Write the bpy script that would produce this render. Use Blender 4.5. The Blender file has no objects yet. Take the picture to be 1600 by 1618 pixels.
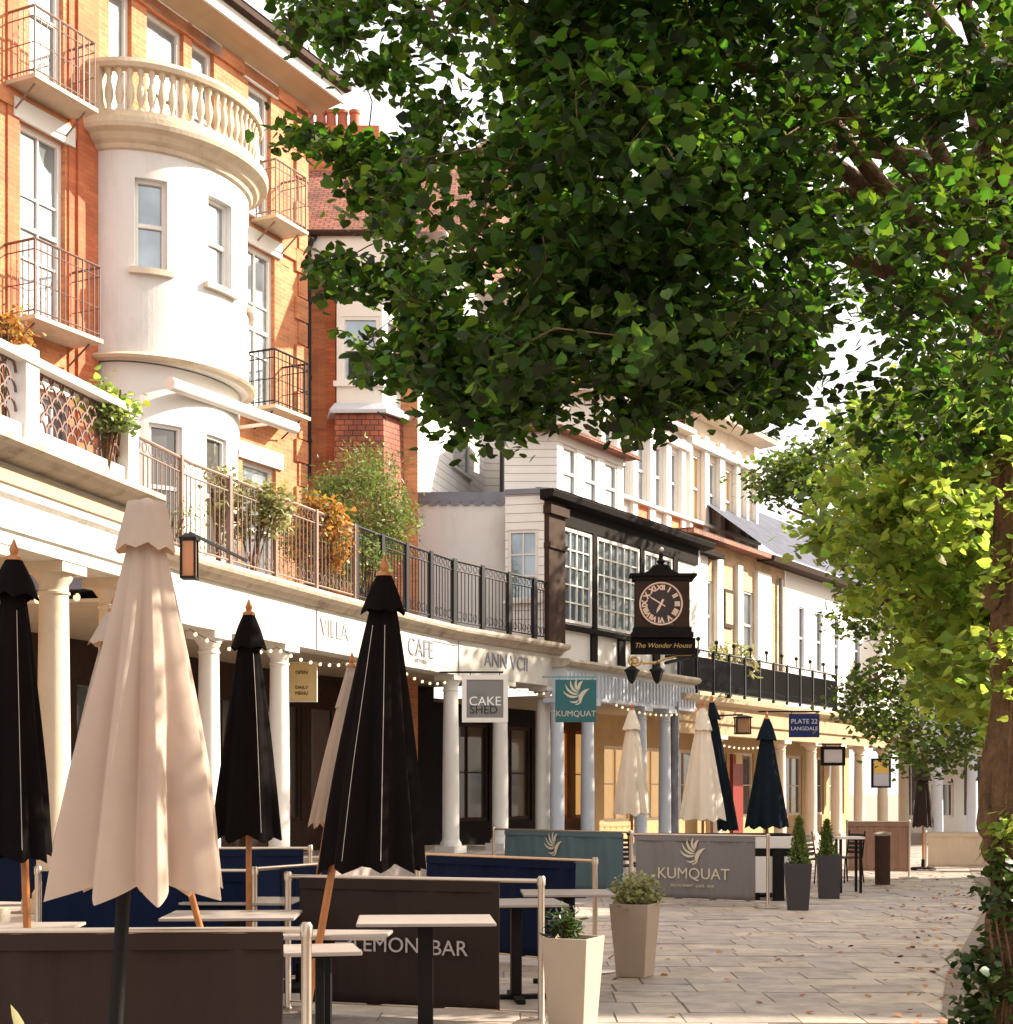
import bpy, math, random
import numpy as np
from mathutils import Vector, Matrix
from math import radians as R, sin, cos, pi

random.seed(7); rng = np.random.default_rng(7)
S = bpy.context.scene
COL = S.collection

# ------------------------------------------------------------------ camera
F = 2400.0; CX = 800.0; HY = 1250.0; EYE = 1.63
cam_d = bpy.data.cameras.new("camera"); cam = bpy.data.objects.new("camera", cam_d); COL.objects.link(cam)
cam_d.sensor_fit = 'HORIZONTAL'; cam_d.sensor_width = 36; cam_d.lens = F/1600*36
cam_d.shift_y = (HY-809)/1600.0; cam_d.clip_start = 0.1; cam_d.clip_end = 1500
cam.location = (0, 0, EYE); cam.rotation_euler = (R(90), 0, 0)
S.camera = cam

# ------------------------------------------------------------------ sky and sun
SUN_EL, SUN_AZ = 31.0, 17.0            # azimuth counted from +X towards +Y
w = bpy.data.worlds.new("World"); S.world = w; w.use_nodes = True
nt = w.node_tree; bg = nt.nodes["Background"]
sky = nt.nodes.new("ShaderNodeTexSky"); sky.sky_type = 'NISHITA'; sky.sun_disc = False
sky.sun_elevation = R(SUN_EL); sky.sun_rotation = R(90-SUN_AZ); sky.air_density = 1.0; sky.dust_density = 7.0; sky.ozone_density = 1.0
mx_ = nt.nodes.new("ShaderNodeMix"); mx_.data_type = 'RGBA'      # thin bright overcast veil over the blue, with soft cloud texture
tcw = nt.nodes.new("ShaderNodeTexCoord"); cn = nt.nodes.new("ShaderNodeTexNoise"); cn.inputs['Scale'].default_value = 2.2; cn.inputs['Detail'].default_value = 6
mrw = nt.nodes.new("ShaderNodeMapRange"); mrw.inputs[1].default_value = 0.3; mrw.inputs[2].default_value = 0.65; mrw.inputs[3].default_value = 0.62; mrw.inputs[4].default_value = 0.92
nt.links.new(tcw.outputs['Generated'], cn.inputs['Vector']); nt.links.new(cn.outputs['Fac'], mrw.inputs[0]); nt.links.new(mrw.outputs[0], mx_.inputs[0])
mx_.inputs[7].default_value = (4.0, 3.8, 3.6, 1)
nt.links.new(sky.outputs[0], mx_.inputs[6]); nt.links.new(mx_.outputs[2], bg.inputs[0]); bg.inputs[1].default_value = 0.15
sd = bpy.data.lights.new("sun", 'SUN'); sd.energy = 4.6; sd.angle = R(0.6); sd.color = (1.0, 0.88, 0.72)
so = bpy.data.objects.new("sun", sd); COL.objects.link(so)
dvec = Vector((cos(R(SUN_EL))*cos(R(SUN_AZ)), cos(R(SUN_EL))*sin(R(SUN_AZ)), sin(R(SUN_EL))))
so.rotation_euler = dvec.to_track_quat('Z', 'Y').to_euler(); so.location = (30, 10, 30)
S.view_settings.view_transform = 'Standard'; S.view_settings.look = 'None'
S.view_settings.exposure = 1.64; S.view_settings.gamma = 1.0

# ------------------------------------------------------------------ helpers
def at(x, y, Y):                       # a pixel of the photograph at depth Y -> a point
    return Vector(((x-CX)/F*Y, Y, EYE+(HY-y)/F*Y))
def xs(x, Y): return (x-CX)/F*Y
def zs(y, Y): return EYE+(HY-y)/F*Y

def mat(name, col, rough=0.7, var=0.12, scale=6.0, bump=0.0, bscale=None, metal=0.0, spec=0.5, stain=None, stain_amt=0.5, stain_scale=1.3, transl=None, emit=None, estr=0.0, island=0.0, sheen=0.0):
    m = bpy.data.materials.new(name); m.use_nodes = True
    n = m.node_tree; L = n.links; b = n.nodes["Principled BSDF"]; out = n.nodes["Material Output"]
    b.inputs['Roughness'].default_value = rough; b.inputs['Metallic'].default_value = metal
    b.inputs['Specular IOR Level'].default_value = spec
    tc = n.nodes.new("ShaderNodeTexCoord")
    nz = n.nodes.new("ShaderNodeTexNoise"); nz.inputs['Scale'].default_value = scale; nz.inputs['Detail'].default_value = 6
    L.new(tc.outputs['Object'], nz.inputs['Vector'])
    mix = n.nodes.new("ShaderNodeMix"); mix.data_type = 'RGBA'
    mix.inputs[6].default_value = [min(1, c*(1-var)) for c in col]+[1]
    mix.inputs[7].default_value = [min(1, c*(1+var)) for c in col]+[1]
    L.new(nz.outputs['Fac'], mix.inputs[0]); cur = mix.outputs[2]
    if stain:
        n2 = n.nodes.new("ShaderNodeTexNoise"); n2.inputs['Scale'].default_value = stain_scale; n2.inputs['Detail'].default_value = 9; n2.inputs['Roughness'].default_value = 0.7
        mp = n.nodes.new("ShaderNodeMapping"); mp.inputs['Scale'].default_value = (1, 1, 0.45)
        L.new(tc.outputs['Object'], mp.inputs[0]); L.new(mp.outputs[0], n2.inputs['Vector'])
        rp = n.nodes.new("ShaderNodeValToRGB"); rp.color_ramp.elements[0].position = 0.50; rp.color_ramp.elements[1].position = 0.72
        rp.color_ramp.elements[1].color = (stain_amt,)*3+(1,)
        L.new(n2.outputs['Fac'], rp.inputs[0])
        m2 = n.nodes.new("ShaderNodeMix"); m2.data_type = 'RGBA'; m2.inputs[7].default_value = list(stain)+[1]
        L.new(rp.outputs[0], m2.inputs[0]); L.new(cur, m2.inputs[6]); cur = m2.outputs[2]
    if island:
        g = n.nodes.new("ShaderNodeNewGeometry"); hs = n.nodes.new("ShaderNodeHueSaturation")
        mr = n.nodes.new("ShaderNodeMapRange"); mr.inputs[3].default_value = 1-island; mr.inputs[4].default_value = 1+island
        L.new(g.outputs['Random Per Island'], mr.inputs[0]); L.new(mr.outputs[0], hs.inputs['Value'])
        mr2 = n.nodes.new("ShaderNodeMapRange"); mr2.inputs[3].default_value = 0.47; mr2.inputs[4].default_value = 0.53
        mm = n.nodes.new("ShaderNodeMath"); mm.operation = 'FRACT'; mm2 = n.nodes.new("ShaderNodeMath"); mm2.operation = 'MULTIPLY'; mm2.inputs[1].default_value = 17.3
        L.new(g.outputs['Random Per Island'], mm2.inputs[0]); L.new(mm2.outputs[0], mm.inputs[0]); L.new(mm.outputs[0], mr2.inputs[0]); L.new(mr2.outputs[0], hs.inputs['Hue'])
        L.new(cur, hs.inputs['Color']); cur = hs.outputs[0]
    L.new(cur, b.inputs['Base Color'])
    if bump:
        bn = n.nodes.new("ShaderNodeBump"); bn.inputs['Strength'].default_value = 0.6; bn.inputs['Distance'].default_value = bump
        nb = n.nodes.new("ShaderNodeTexNoise"); nb.inputs['Scale'].default_value = bscale or scale*4; nb.inputs['Detail'].default_value = 5
        L.new(tc.outputs['Object'], nb.inputs['Vector']); L.new(nb.outputs['Fac'], bn.inputs['Height']); L.new(bn.outputs[0], b.inputs['Normal'])
    if sheen: b.inputs['Sheen Weight'].default_value = sheen
    if transl:
        tb = n.nodes.new("ShaderNodeBsdfTranslucent"); ms = n.nodes.new("ShaderNodeMixShader"); ms.inputs[0].default_value = transl[1]
        mc = n.nodes.new("ShaderNodeMix"); mc.data_type = 'RGBA'; mc.blend_type = 'MULTIPLY'; mc.inputs[0].default_value = 1.0
        mc.inputs[7].default_value = list(transl[0])+[1]
        L.new(cur, mc.inputs[6]); L.new(mc.outputs[2], tb.inputs[0])
        L.new(b.outputs[0], ms.inputs[1]); L.new(tb.outputs[0], ms.inputs[2]); L.new(ms.outputs[0], out.inputs[0])
    if emit:
        b.inputs['Emission Color'].default_value = list(emit)+[1]; b.inputs['Emission Strength'].default_value = estr
    return m

def mat_brick(name, c1, c2, mortar, bw=0.225, bh=0.075, msize=0.006, rough=0.85, bump=0.006, offset=0.5, blotch=0.25):
    m = bpy.data.materials.new(name); m.use_nodes = True
    n = m.node_tree; L = n.links; b = n.nodes["Principled BSDF"]; b.inputs['Roughness'].default_value = rough
    uv = n.nodes.new("ShaderNodeTexCoord"); br = n.nodes.new("ShaderNodeTexBrick")
    br.offset = offset; br.inputs['Color1'].default_value = list(c1)+[1]; br.inputs['Color2'].default_value = list(c2)+[1]; br.inputs['Mortar'].default_value = list(mortar)+[1]
    br.inputs['Scale'].default_value = 1; br.inputs['Brick Width'].default_value = bw; br.inputs['Row Height'].default_value = bh; br.inputs['Mortar Size'].default_value = msize; br.inputs['Mortar Smooth'].default_value = 0.2
    wn = n.nodes.new("ShaderNodeTexNoise"); wn.inputs['Scale'].default_value = 5; sc = n.nodes.new("ShaderNodeVectorMath"); sc.operation = 'MULTIPLY_ADD'; sc.inputs[1].default_value = (0.012,)*3
    L.new(uv.outputs['UV'], wn.inputs['Vector']); L.new(wn.outputs['Color'], sc.inputs[0]); L.new(uv.outputs['UV'], sc.inputs[2]); L.new(sc.outputs[0], br.inputs['Vector'])
    nz = n.nodes.new("ShaderNodeTexNoise"); nz.inputs['Scale'].default_value = 1.7; nz.inputs['Detail'].default_value = 8
    L.new(uv.outputs['UV'], nz.inputs['Vector'])
    hs = n.nodes.new("ShaderNodeHueSaturation"); mr = n.nodes.new("ShaderNodeMapRange"); mr.inputs[1].default_value = 0.3; mr.inputs[2].default_value = 0.7; mr.inputs[3].default_value = 1-blotch; mr.inputs[4].default_value = 1+blotch
    L.new(nz.outputs['Fac'], mr.inputs[0]); L.new(mr.outputs[0], hs.inputs['Value']); L.new(br.outputs['Color'], hs.inputs['Color']); L.new(hs.outputs[0], b.inputs['Base Color'])
    bn = n.nodes.new("ShaderNodeBump"); bn.invert = True; bn.inputs['Distance'].default_value = bump; L.new(br.outputs['Fac'], bn.inputs['Height']); L.new(bn.outputs[0], b.inputs['Normal'])
    return m

def mat_lap(name, col, pitch=0.16, dist=0.02, rough=0.6, var=0.1, scallop=False):   # lapped boards: a saw-tooth in height
    m = bpy.data.materials.new(name); m.use_nodes = True
    n = m.node_tree; L = n.links; b = n.nodes["Principled BSDF"]; b.inputs['Roughness'].default_value = rough
    uv = n.nodes.new("ShaderNodeTexCoord"); sp = n.nodes.new("ShaderNodeSeparateXYZ"); L.new(uv.outputs['UV'], sp.inputs[0])
    dv = n.nodes.new("ShaderNodeMath"); dv.operation = 'DIVIDE'; dv.inputs[1].default_value = pitch; L.new(sp.outputs['Y'], dv.inputs[0])
    fr = n.nodes.new("ShaderNodeMath"); fr.operation = 'FRACT'; L.new(dv.outputs[0], fr.inputs[0])
    inv = n.nodes.new("ShaderNodeMath"); inv.operation = 'SUBTRACT'; inv.inputs[0].default_value = 1; L.new(fr.outputs[0], inv.inputs[1])
    bn = n.nodes.new("ShaderNodeBump"); bn.inputs['Distance'].default_value = dist; bn.inputs['Strength'].default_value = 1; L.new(inv.outputs[0], bn.inputs['Height']); L.new(bn.outputs[0], b.inputs['Normal'])
    nz = n.nodes.new("ShaderNodeTexNoise"); nz.inputs['Scale'].default_value = 3; nz.inputs['Detail'].default_value = 6; L.new(uv.outputs['UV'], nz.inputs['Vector'])
    mx = n.nodes.new("ShaderNodeMix"); mx.data_type = 'RGBA'; mx.inputs[6].default_value = [c*(1-var) for c in col]+[1]; mx.inputs[7].default_value = [min(1, c*(1+var)) for c in col]+[1]
    L.new(nz.outputs['Fac'], mx.inputs[0])
    rp = n.nodes.new("ShaderNodeMath"); rp.operation = 'LESS_THAN'; rp.inputs[1].default_value = 0.07; L.new(fr.outputs[0], rp.inputs[0])
    m2 = n.nodes.new("ShaderNodeMix"); m2.data_type = 'RGBA'; m2.inputs[7].default_value = [c*0.35 for c in col]+[1]; L.new(rp.outputs[0], m2.inputs[0]); L.new(mx.outputs[2], m2.inputs[6])
    L.new(m2.outputs[2], b.inputs['Base Color'])
    return m

def mat_slab(name):
    m = bpy.data.materials.new(name); m.use_nodes = True
    n = m.node_tree; L = n.links; b = n.nodes["Principled BSDF"]; b.inputs['Roughness'].default_value = 0.6; b.inputs['Specular IOR Level'].default_value = 0.4
    g = n.nodes.new("ShaderNodeNewGeometry"); rp = n.nodes.new("ShaderNodeValToRGB")
    e = rp.color_ramp.elements; e[0].color = (0.29, 0.245, 0.215, 1); e[1].color = (0.42, 0.365, 0.30, 1)
    for p, c in ((0.3, (0.36, 0.305, 0.265, 1)), (0.55, (0.31, 0.265, 0.245, 1)), (0.8, (0.39, 0.32, 0.25, 1))): x = e.new(p); x.color = c
    L.new(g.outputs['Random Per Island'], rp.inputs[0])
    tc = n.nodes.new("ShaderNodeTexCoord"); nz = n.nodes.new("ShaderNodeTexNoise"); nz.inputs['Scale'].default_value = 3.5; nz.inputs['Detail'].default_value = 10; nz.inputs['Roughness'].default_value = 0.65
    L.new(tc.outputs['Object'], nz.inputs['Vector']); mr = n.nodes.new("ShaderNodeMapRange"); mr.inputs[1].default_value = 0.25; mr.inputs[2].default_value = 0.75; mr.inputs[3].default_value = 0.55; mr.inputs[4].default_value = 1.38
    L.new(nz.outputs['Fac'], mr.inputs[0]); hs = n.nodes.new("ShaderNodeHueSaturation"); L.new(mr.outputs[0], hs.inputs['Value']); L.new(rp.outputs[0], hs.inputs['Color']); L.new(hs.outputs[0], b.inputs['Base Color'])
    bn = n.nodes.new("ShaderNodeBump"); bn.inputs['Distance'].default_value = 0.012; bn.inputs['Strength'].default_value = 0.7; n2 = n.nodes.new("ShaderNodeTexNoise"); n2.inputs['Scale'].default_value = 7; n2.inputs['Detail'].default_value = 8
    L.new(tc.outputs['Object'], n2.inputs['Vector']); L.new(n2.outputs['Fac'], bn.inputs['Height']); L.new(bn.outputs[0], b.inputs['Normal'])
    return m

M = {
 'white': mat('white paint', (0.68, 0.655, 0.61), 0.6, 0.06, 3, 0.003, 30),
 'bay': mat('bay render', (0.62, 0.605, 0.585), 0.7, 0.04, 2, 0.003, 25, stain=(0.44, 0.40, 0.34), stain_amt=0.5, stain_scale=2.2),
 'stucco': mat('weathered stucco', (0.56, 0.53, 0.475), 0.8, 0.1, 4, 0.006, 20, stain=(0.30, 0.24, 0.17), stain_amt=0.75, stain_scale=2.4),
 'cornice': mat('dirty cornice', (0.44, 0.37, 0.29), 0.9, 0.2, 6, 0.012, 25, stain=(0.14, 0.10, 0.06), stain_amt=0.8, stain_scale=3),
 'bluewhite': mat('grey blue paint and shaded white', (0.50, 0.54, 0.60), 0.6, 0.06, 4, 0.003, 25, stain=(0.35, 0.33, 0.33), stain_amt=0.3),  # blue-grey fascia paint; on columns, white with shade put into the colour
 'stone': mat('bath stone', (0.52, 0.435, 0.32), 0.8, 0.15, 5, 0.008, 25, stain=(0.25, 0.17, 0.09), stain_amt=0.5, stain_scale=2.5),
 'brownstone': mat('brown stone', (0.40, 0.28, 0.16), 0.85, 0.2, 4, 0.01, 15, stain=(0.16, 0.1, 0.05), stain_amt=0.7, stain_scale=3),
 'cream': mat('cream paint', (0.60, 0.50, 0.39), 0.7, 0.08, 3, 0.004, 20, stain=(0.42, 0.3, 0.17), stain_amt=0.4),
 'tan': mat('tan shop wall', (0.42, 0.27, 0.12), 0.8, 0.2, 4, 0.01, 15),
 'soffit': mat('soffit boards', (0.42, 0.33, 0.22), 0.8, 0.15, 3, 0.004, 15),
 'brick': mat_brick('orange brick', (0.56, 0.20, 0.075), (0.43, 0.14, 0.05), (0.42, 0.30, 0.2)),
 'redbrick': mat_brick('rubbed red brick', (0.52, 0.15, 0.06), (0.42, 0.11, 0.045), (0.36, 0.16, 0.09), msize=0.003),
 'tilehung': mat_brick('hung clay tiles', (0.33, 0.10, 0.055), (0.22, 0.07, 0.045), (0.05, 0.02, 0.015), bw=0.15, bh=0.10, msize=0.006, bump=0.03, blotch=0.4),
 'rooftile': mat_brick('clay roof tiles', (0.30, 0.115, 0.07), (0.20, 0.075, 0.05), (0.06, 0.03, 0.02), bw=0.18, bh=0.12, msize=0.012, bump=0.03, blotch=0.4),
 'slate': mat_brick('slate roof', (0.075, 0.082, 0.12), (0.055, 0.062, 0.095), (0.03, 0.03, 0.04), bw=0.25, bh=0.16, msize=0.01, bump=0.015, rough=0.95),
 'clap': mat_lap('white clapboard', (0.70, 0.68, 0.64), 0.17),
 'clapb': mat_lap('pale clapboard', (0.58, 0.60, 0.63), 0.19),
 'lead': mat('lead flashing', (0.16, 0.16, 0.19), 0.5, 0.25, 5, 0.01, 20, metal=0.3),
 'timber': mat('black stained timber', (0.014, 0.011, 0.010), 0.85, 0.4, 8, 0.004, 40, spec=0.1),
 'timberbrown': mat('dark brown timber', (0.045, 0.026, 0.018), 0.8, 0.4, 8, 0.006, 30, spec=0.15),
 'iron': mat('black iron', (0.008, 0.008, 0.010), 0.6, 0.3, 20, spec=0.25),
 'browniron': mat('brown iron', (0.19, 0.125, 0.095), 0.55, 0.3, 12),  # plain brown tone for the left railing run and some balconies
 'redoxide': mat('dark reddish iron', (0.13, 0.065, 0.05), 0.55, 0.3, 12),
 'glass': mat('window glass', (0.29, 0.33, 0.36), 0.04, 0.7, 1.4, 0.006, 1.2, metal=0.55, spec=0.9),
 'glassmid': mat('lattice glass', (0.10, 0.13, 0.15), 0.05, 0.1, 1, 0.004, 1.2, metal=0.2, spec=0.8),
 'terracotta': mat('terracotta', (0.33, 0.10, 0.05), 0.8, 0.2, 5),
 'darkglass': mat('shop glass', (0.16, 0.15, 0.14), 0.03, 0.2, 1, 0.003, 1.0, spec=0.9, metal=0.5),
 'litglass': mat('lit shop window', (0.35, 0.22, 0.08), 0.15, 0.5, 3, emit=(1.0, 0.55, 0.18), estr=0.16),
 'blind': mat('ochre blind', (0.48, 0.30, 0.12), 0.5, 0.15, 2),
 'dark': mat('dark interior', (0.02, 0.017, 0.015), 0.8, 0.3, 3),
 'spandrel': mat_brick('orange spandrel brick', (0.58, 0.22, 0.09), (0.48, 0.17, 0.07), (0.4, 0.22, 0.12)),
 'tanbrick': mat_brick('tan brick', (0.56, 0.38, 0.22), (0.48, 0.31, 0.17), (0.45, 0.36, 0.26)),
 'redpaint': mat('red paint', (0.20, 0.015, 0.008), 0.4, 0.2, 5),
 'beige': mat('beige canvas', (0.49, 0.405, 0.335), 0.95, 0.10, 5, 0.006, 9, spec=0.1, transl=((1.2, 0.75, 0.36), 0.30)),
 'creamcloth': mat('cream canvas', (0.76, 0.68, 0.56), 0.85, 0.07, 5, 0.0015, 160, transl=((1.0, 0.8, 0.5), 0.25)),
 'blackcloth': mat('black canvas', (0.0055, 0.0038, 0.0036), 0.95, 0.3, 6, 0.012, 12, spec=0.06),
 'charcoalcloth': mat('charcoal canvas', (0.008, 0.012, 0.017), 0.95, 0.3, 6, 0.012, 12, spec=0.06),
 'browncloth': mat('dark brown banner', (0.030, 0.0185, 0.0155), 0.85, 0.15, 3, 0.001, 200, spec=0.2),
 'navycloth': mat('navy banner', (0.004, 0.010, 0.034), 0.9, 0.2, 3, 0.001, 200, spec=0.15),
 'tealcloth': mat('slate teal banner', (0.07, 0.12, 0.14), 0.75, 0.12, 3, 0.001, 200),
 'greycloth': mat('grey banner', (0.165, 0.155, 0.158), 0.75, 0.1, 3, 0.001, 200),
 'creambanner': mat('cream banner', (0.62, 0.50, 0.36), 0.75, 0.1, 3),
 'umberscreen': mat('terracotta screen', (0.36, 0.20, 0.13), 0.5, 0.25, 4),
 'piping': mat('grey piping', (0.50, 0.42, 0.36), 0.6, 0.1, 10),
 'steel': mat('brushed steel', (0.50, 0.42, 0.34), 0.32, 0.1, 20, metal=0.9),
 'wood': mat('varnished wood', (0.36, 0.13, 0.03), 0.35, 0.35, 14, 0.001, 60),
 'wooddark': mat('dark varnished wood', (0.13, 0.065, 0.028), 0.5, 0.4, 6, 0.004, 30),
 'tabletop': mat('table laminate', (0.33, 0.28, 0.25), 0.35, 0.1, 10),
 'whitemetal': mat('white table', (0.66, 0.62, 0.57), 0.4, 0.05, 10),
 'blackmetal': mat('black metal', (0.007, 0.006, 0.006), 0.6, 0.2, 10, spec=0.15),
 'wicker': mat('dark rattan', (0.03, 0.02, 0.015), 0.6, 0.4, 60, 0.004, 90),
 'planter': mat('taupe planter', (0.41, 0.325, 0.245), 0.55, 0.08, 5, 0.002, 60, stain=(0.33, 0.25, 0.18), stain_amt=0.35, stain_scale=3),
 'darkplanter': mat('anthracite planter', (0.035, 0.03, 0.032), 0.5, 0.15, 6),
 'soil': mat('soil', (0.05, 0.032, 0.02), 0.95, 0.5, 12, 0.02, 30),
 'bark': mat('lime bark', (0.14, 0.075, 0.035), 0.95, 0.6, 16, 0.12, 22, stain=(0.05, 0.028, 0.015), stain_amt=0.9, stain_scale=9),
 'limeleaf': mat('lime leaf', (0.021, 0.048, 0.010), 0.5, 0.25, 2, transl=((4.8, 4.4, 1.3), 0.40), island=0.8, spec=0.3),
 'leaf2': mat('mid green leaf', (0.135, 0.19, 0.042), 0.5, 0.2, 2, transl=((3.0, 2.9, 1.7), 0.56), island=0.5, spec=0.4),
 'leaf3': mat('shaded green leaf', (0.052, 0.078, 0.020), 0.5, 0.2, 2, transl=((3.4, 3.3, 1.6), 0.38), island=0.6, spec=0.3),
 'ivy': mat('ivy leaf', (0.035, 0.06, 0.014), 0.35, 0.3, 2, transl=((2.0, 2.2, 1.0), 0.2), island=0.5),
 'olive': mat('olive leaf', (0.13, 0.17, 0.05), 0.5, 0.2, 2, transl=((1.8, 1.8, 1.2), 0.3), island=0.45),
 'orangeleaf': mat('orange leaf', (0.33, 0.18, 0.045), 0.5, 0.25, 2, transl=((1.5, 1.4, 1.0), 0.35), island=0.4),
 'paleleaf': mat('pale leaf', (0.30, 0.30, 0.13), 0.5, 0.2, 2, transl=((1.4, 1.4, 1.0), 0.3), island=0.35),
 'conifer': mat('conifer', (0.11, 0.155, 0.03), 0.6, 0.3, 3, transl=((1.6, 1.7, 1.0), 0.3), island=0.4),
 'dryleaf': mat('fallen leaf', (0.28, 0.13, 0.045), 0.7, 0.3, 3, island=0.5),
 'slab': mat_slab('stone flags'),
 'ground': mat('joint earth', (0.22, 0.18, 0.145), 0.95, 0.3, 3, 0.01, 20),
 'earth': mat('leafy earth', (0.17, 0.135, 0.11), 0.95, 0.5, 5, 0.02, 22),
 'asphalt': mat('paving', (0.16, 0.14, 0.12), 0.9, 0.2, 2),
 'bulb': mat('warm bulb', (0.9, 0.8, 0.6), 0.3, 0.02, 2, emit=(1.0, 0.72, 0.38), estr=0.45),
 'lampglass': mat('lantern glass', (0.55, 0.36, 0.2), 0.2, 0.1, 3, transl=((1.3, 0.9, 0.6), 0.4)),
 'gold': mat('gold leaf', (0.62, 0.40, 0.16), 0.4, 0.2, 10, metal=0.5),
 'palegold': mat('pale print', (0.55, 0.50, 0.38), 0.6, 0.1, 10),
 'clockpink': mat('clock numerals', (0.80, 0.55, 0.40), 0.5, 0.1, 10),
 'clockblack': mat('clock face', (0.03, 0.014, 0.012), 0.4, 0.3, 10),
 'tealsign': mat('teal sign', (0.012, 0.105, 0.115), 0.45, 0.1, 5),
 'greysign': mat('grey sign', (0.17, 0.165, 0.16), 0.5, 0.1, 5),
 'navysign': mat('navy sign', (0.006, 0.018, 0.13), 0.45, 0.15, 5),
 'whiteletter': mat('white letters', (0.75, 0.75, 0.75), 0.5, 0.05, 5),
 'darkletter': mat('grey letters', (0.2, 0.2, 0.23), 0.5, 0.1, 5),
 'greyletter': mat('silver letters', (0.42, 0.38, 0.38), 0.5, 0.05, 5),
 'yellowposter': mat('yellow poster', (0.72, 0.48, 0.08), 0.5, 0.1, 5),
 'paleposter': mat('pale poster', (0.50, 0.50, 0.55), 0.5, 0.1, 9),
 'paper': mat('menu paper', (0.60, 0.52, 0.50), 0.6, 0.1, 9),
 'creamsign': mat('cream sign', (0.55, 0.40, 0.18), 0.6, 0.15, 4),
 'canvaswhite': mat('white awning cloth', (0.74, 0.71, 0.66), 0.8, 0.05, 4),
 'tealpaint': mat('pale teal bracket', (0.14, 0.28, 0.30), 0.5, 0.2, 8),
}

ORI = {}                                # origin of each thing, so that world-space shapes can be stored in local space
def tag(o, label=None, cat=None, group=None, kind=None):
    if label: o['label'] = label
    if cat: o['category'] = cat
    if group: o['group'] = group
    if kind: o['kind'] = kind
    return o
def thing(name, label, cat, loc=(0, 0, 0), rz=0, group=None):
    o = bpy.data.objects.new(name, None); COL.objects.link(o); o.empty_display_size = 0.2
    o.location = loc; o.rotation_euler = (0, 0, rz); tag(o, label, cat, group)
    ORI[o] = Vector(loc) if rz == 0 else Vector((0, 0, 0))
    return o
def copy_tree(o, parent=None):
    c = o.copy(); COL.objects.link(c)
    if parent: c.parent = parent
    for ch in list(o.children): copy_tree(ch, c)
    return c

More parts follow.
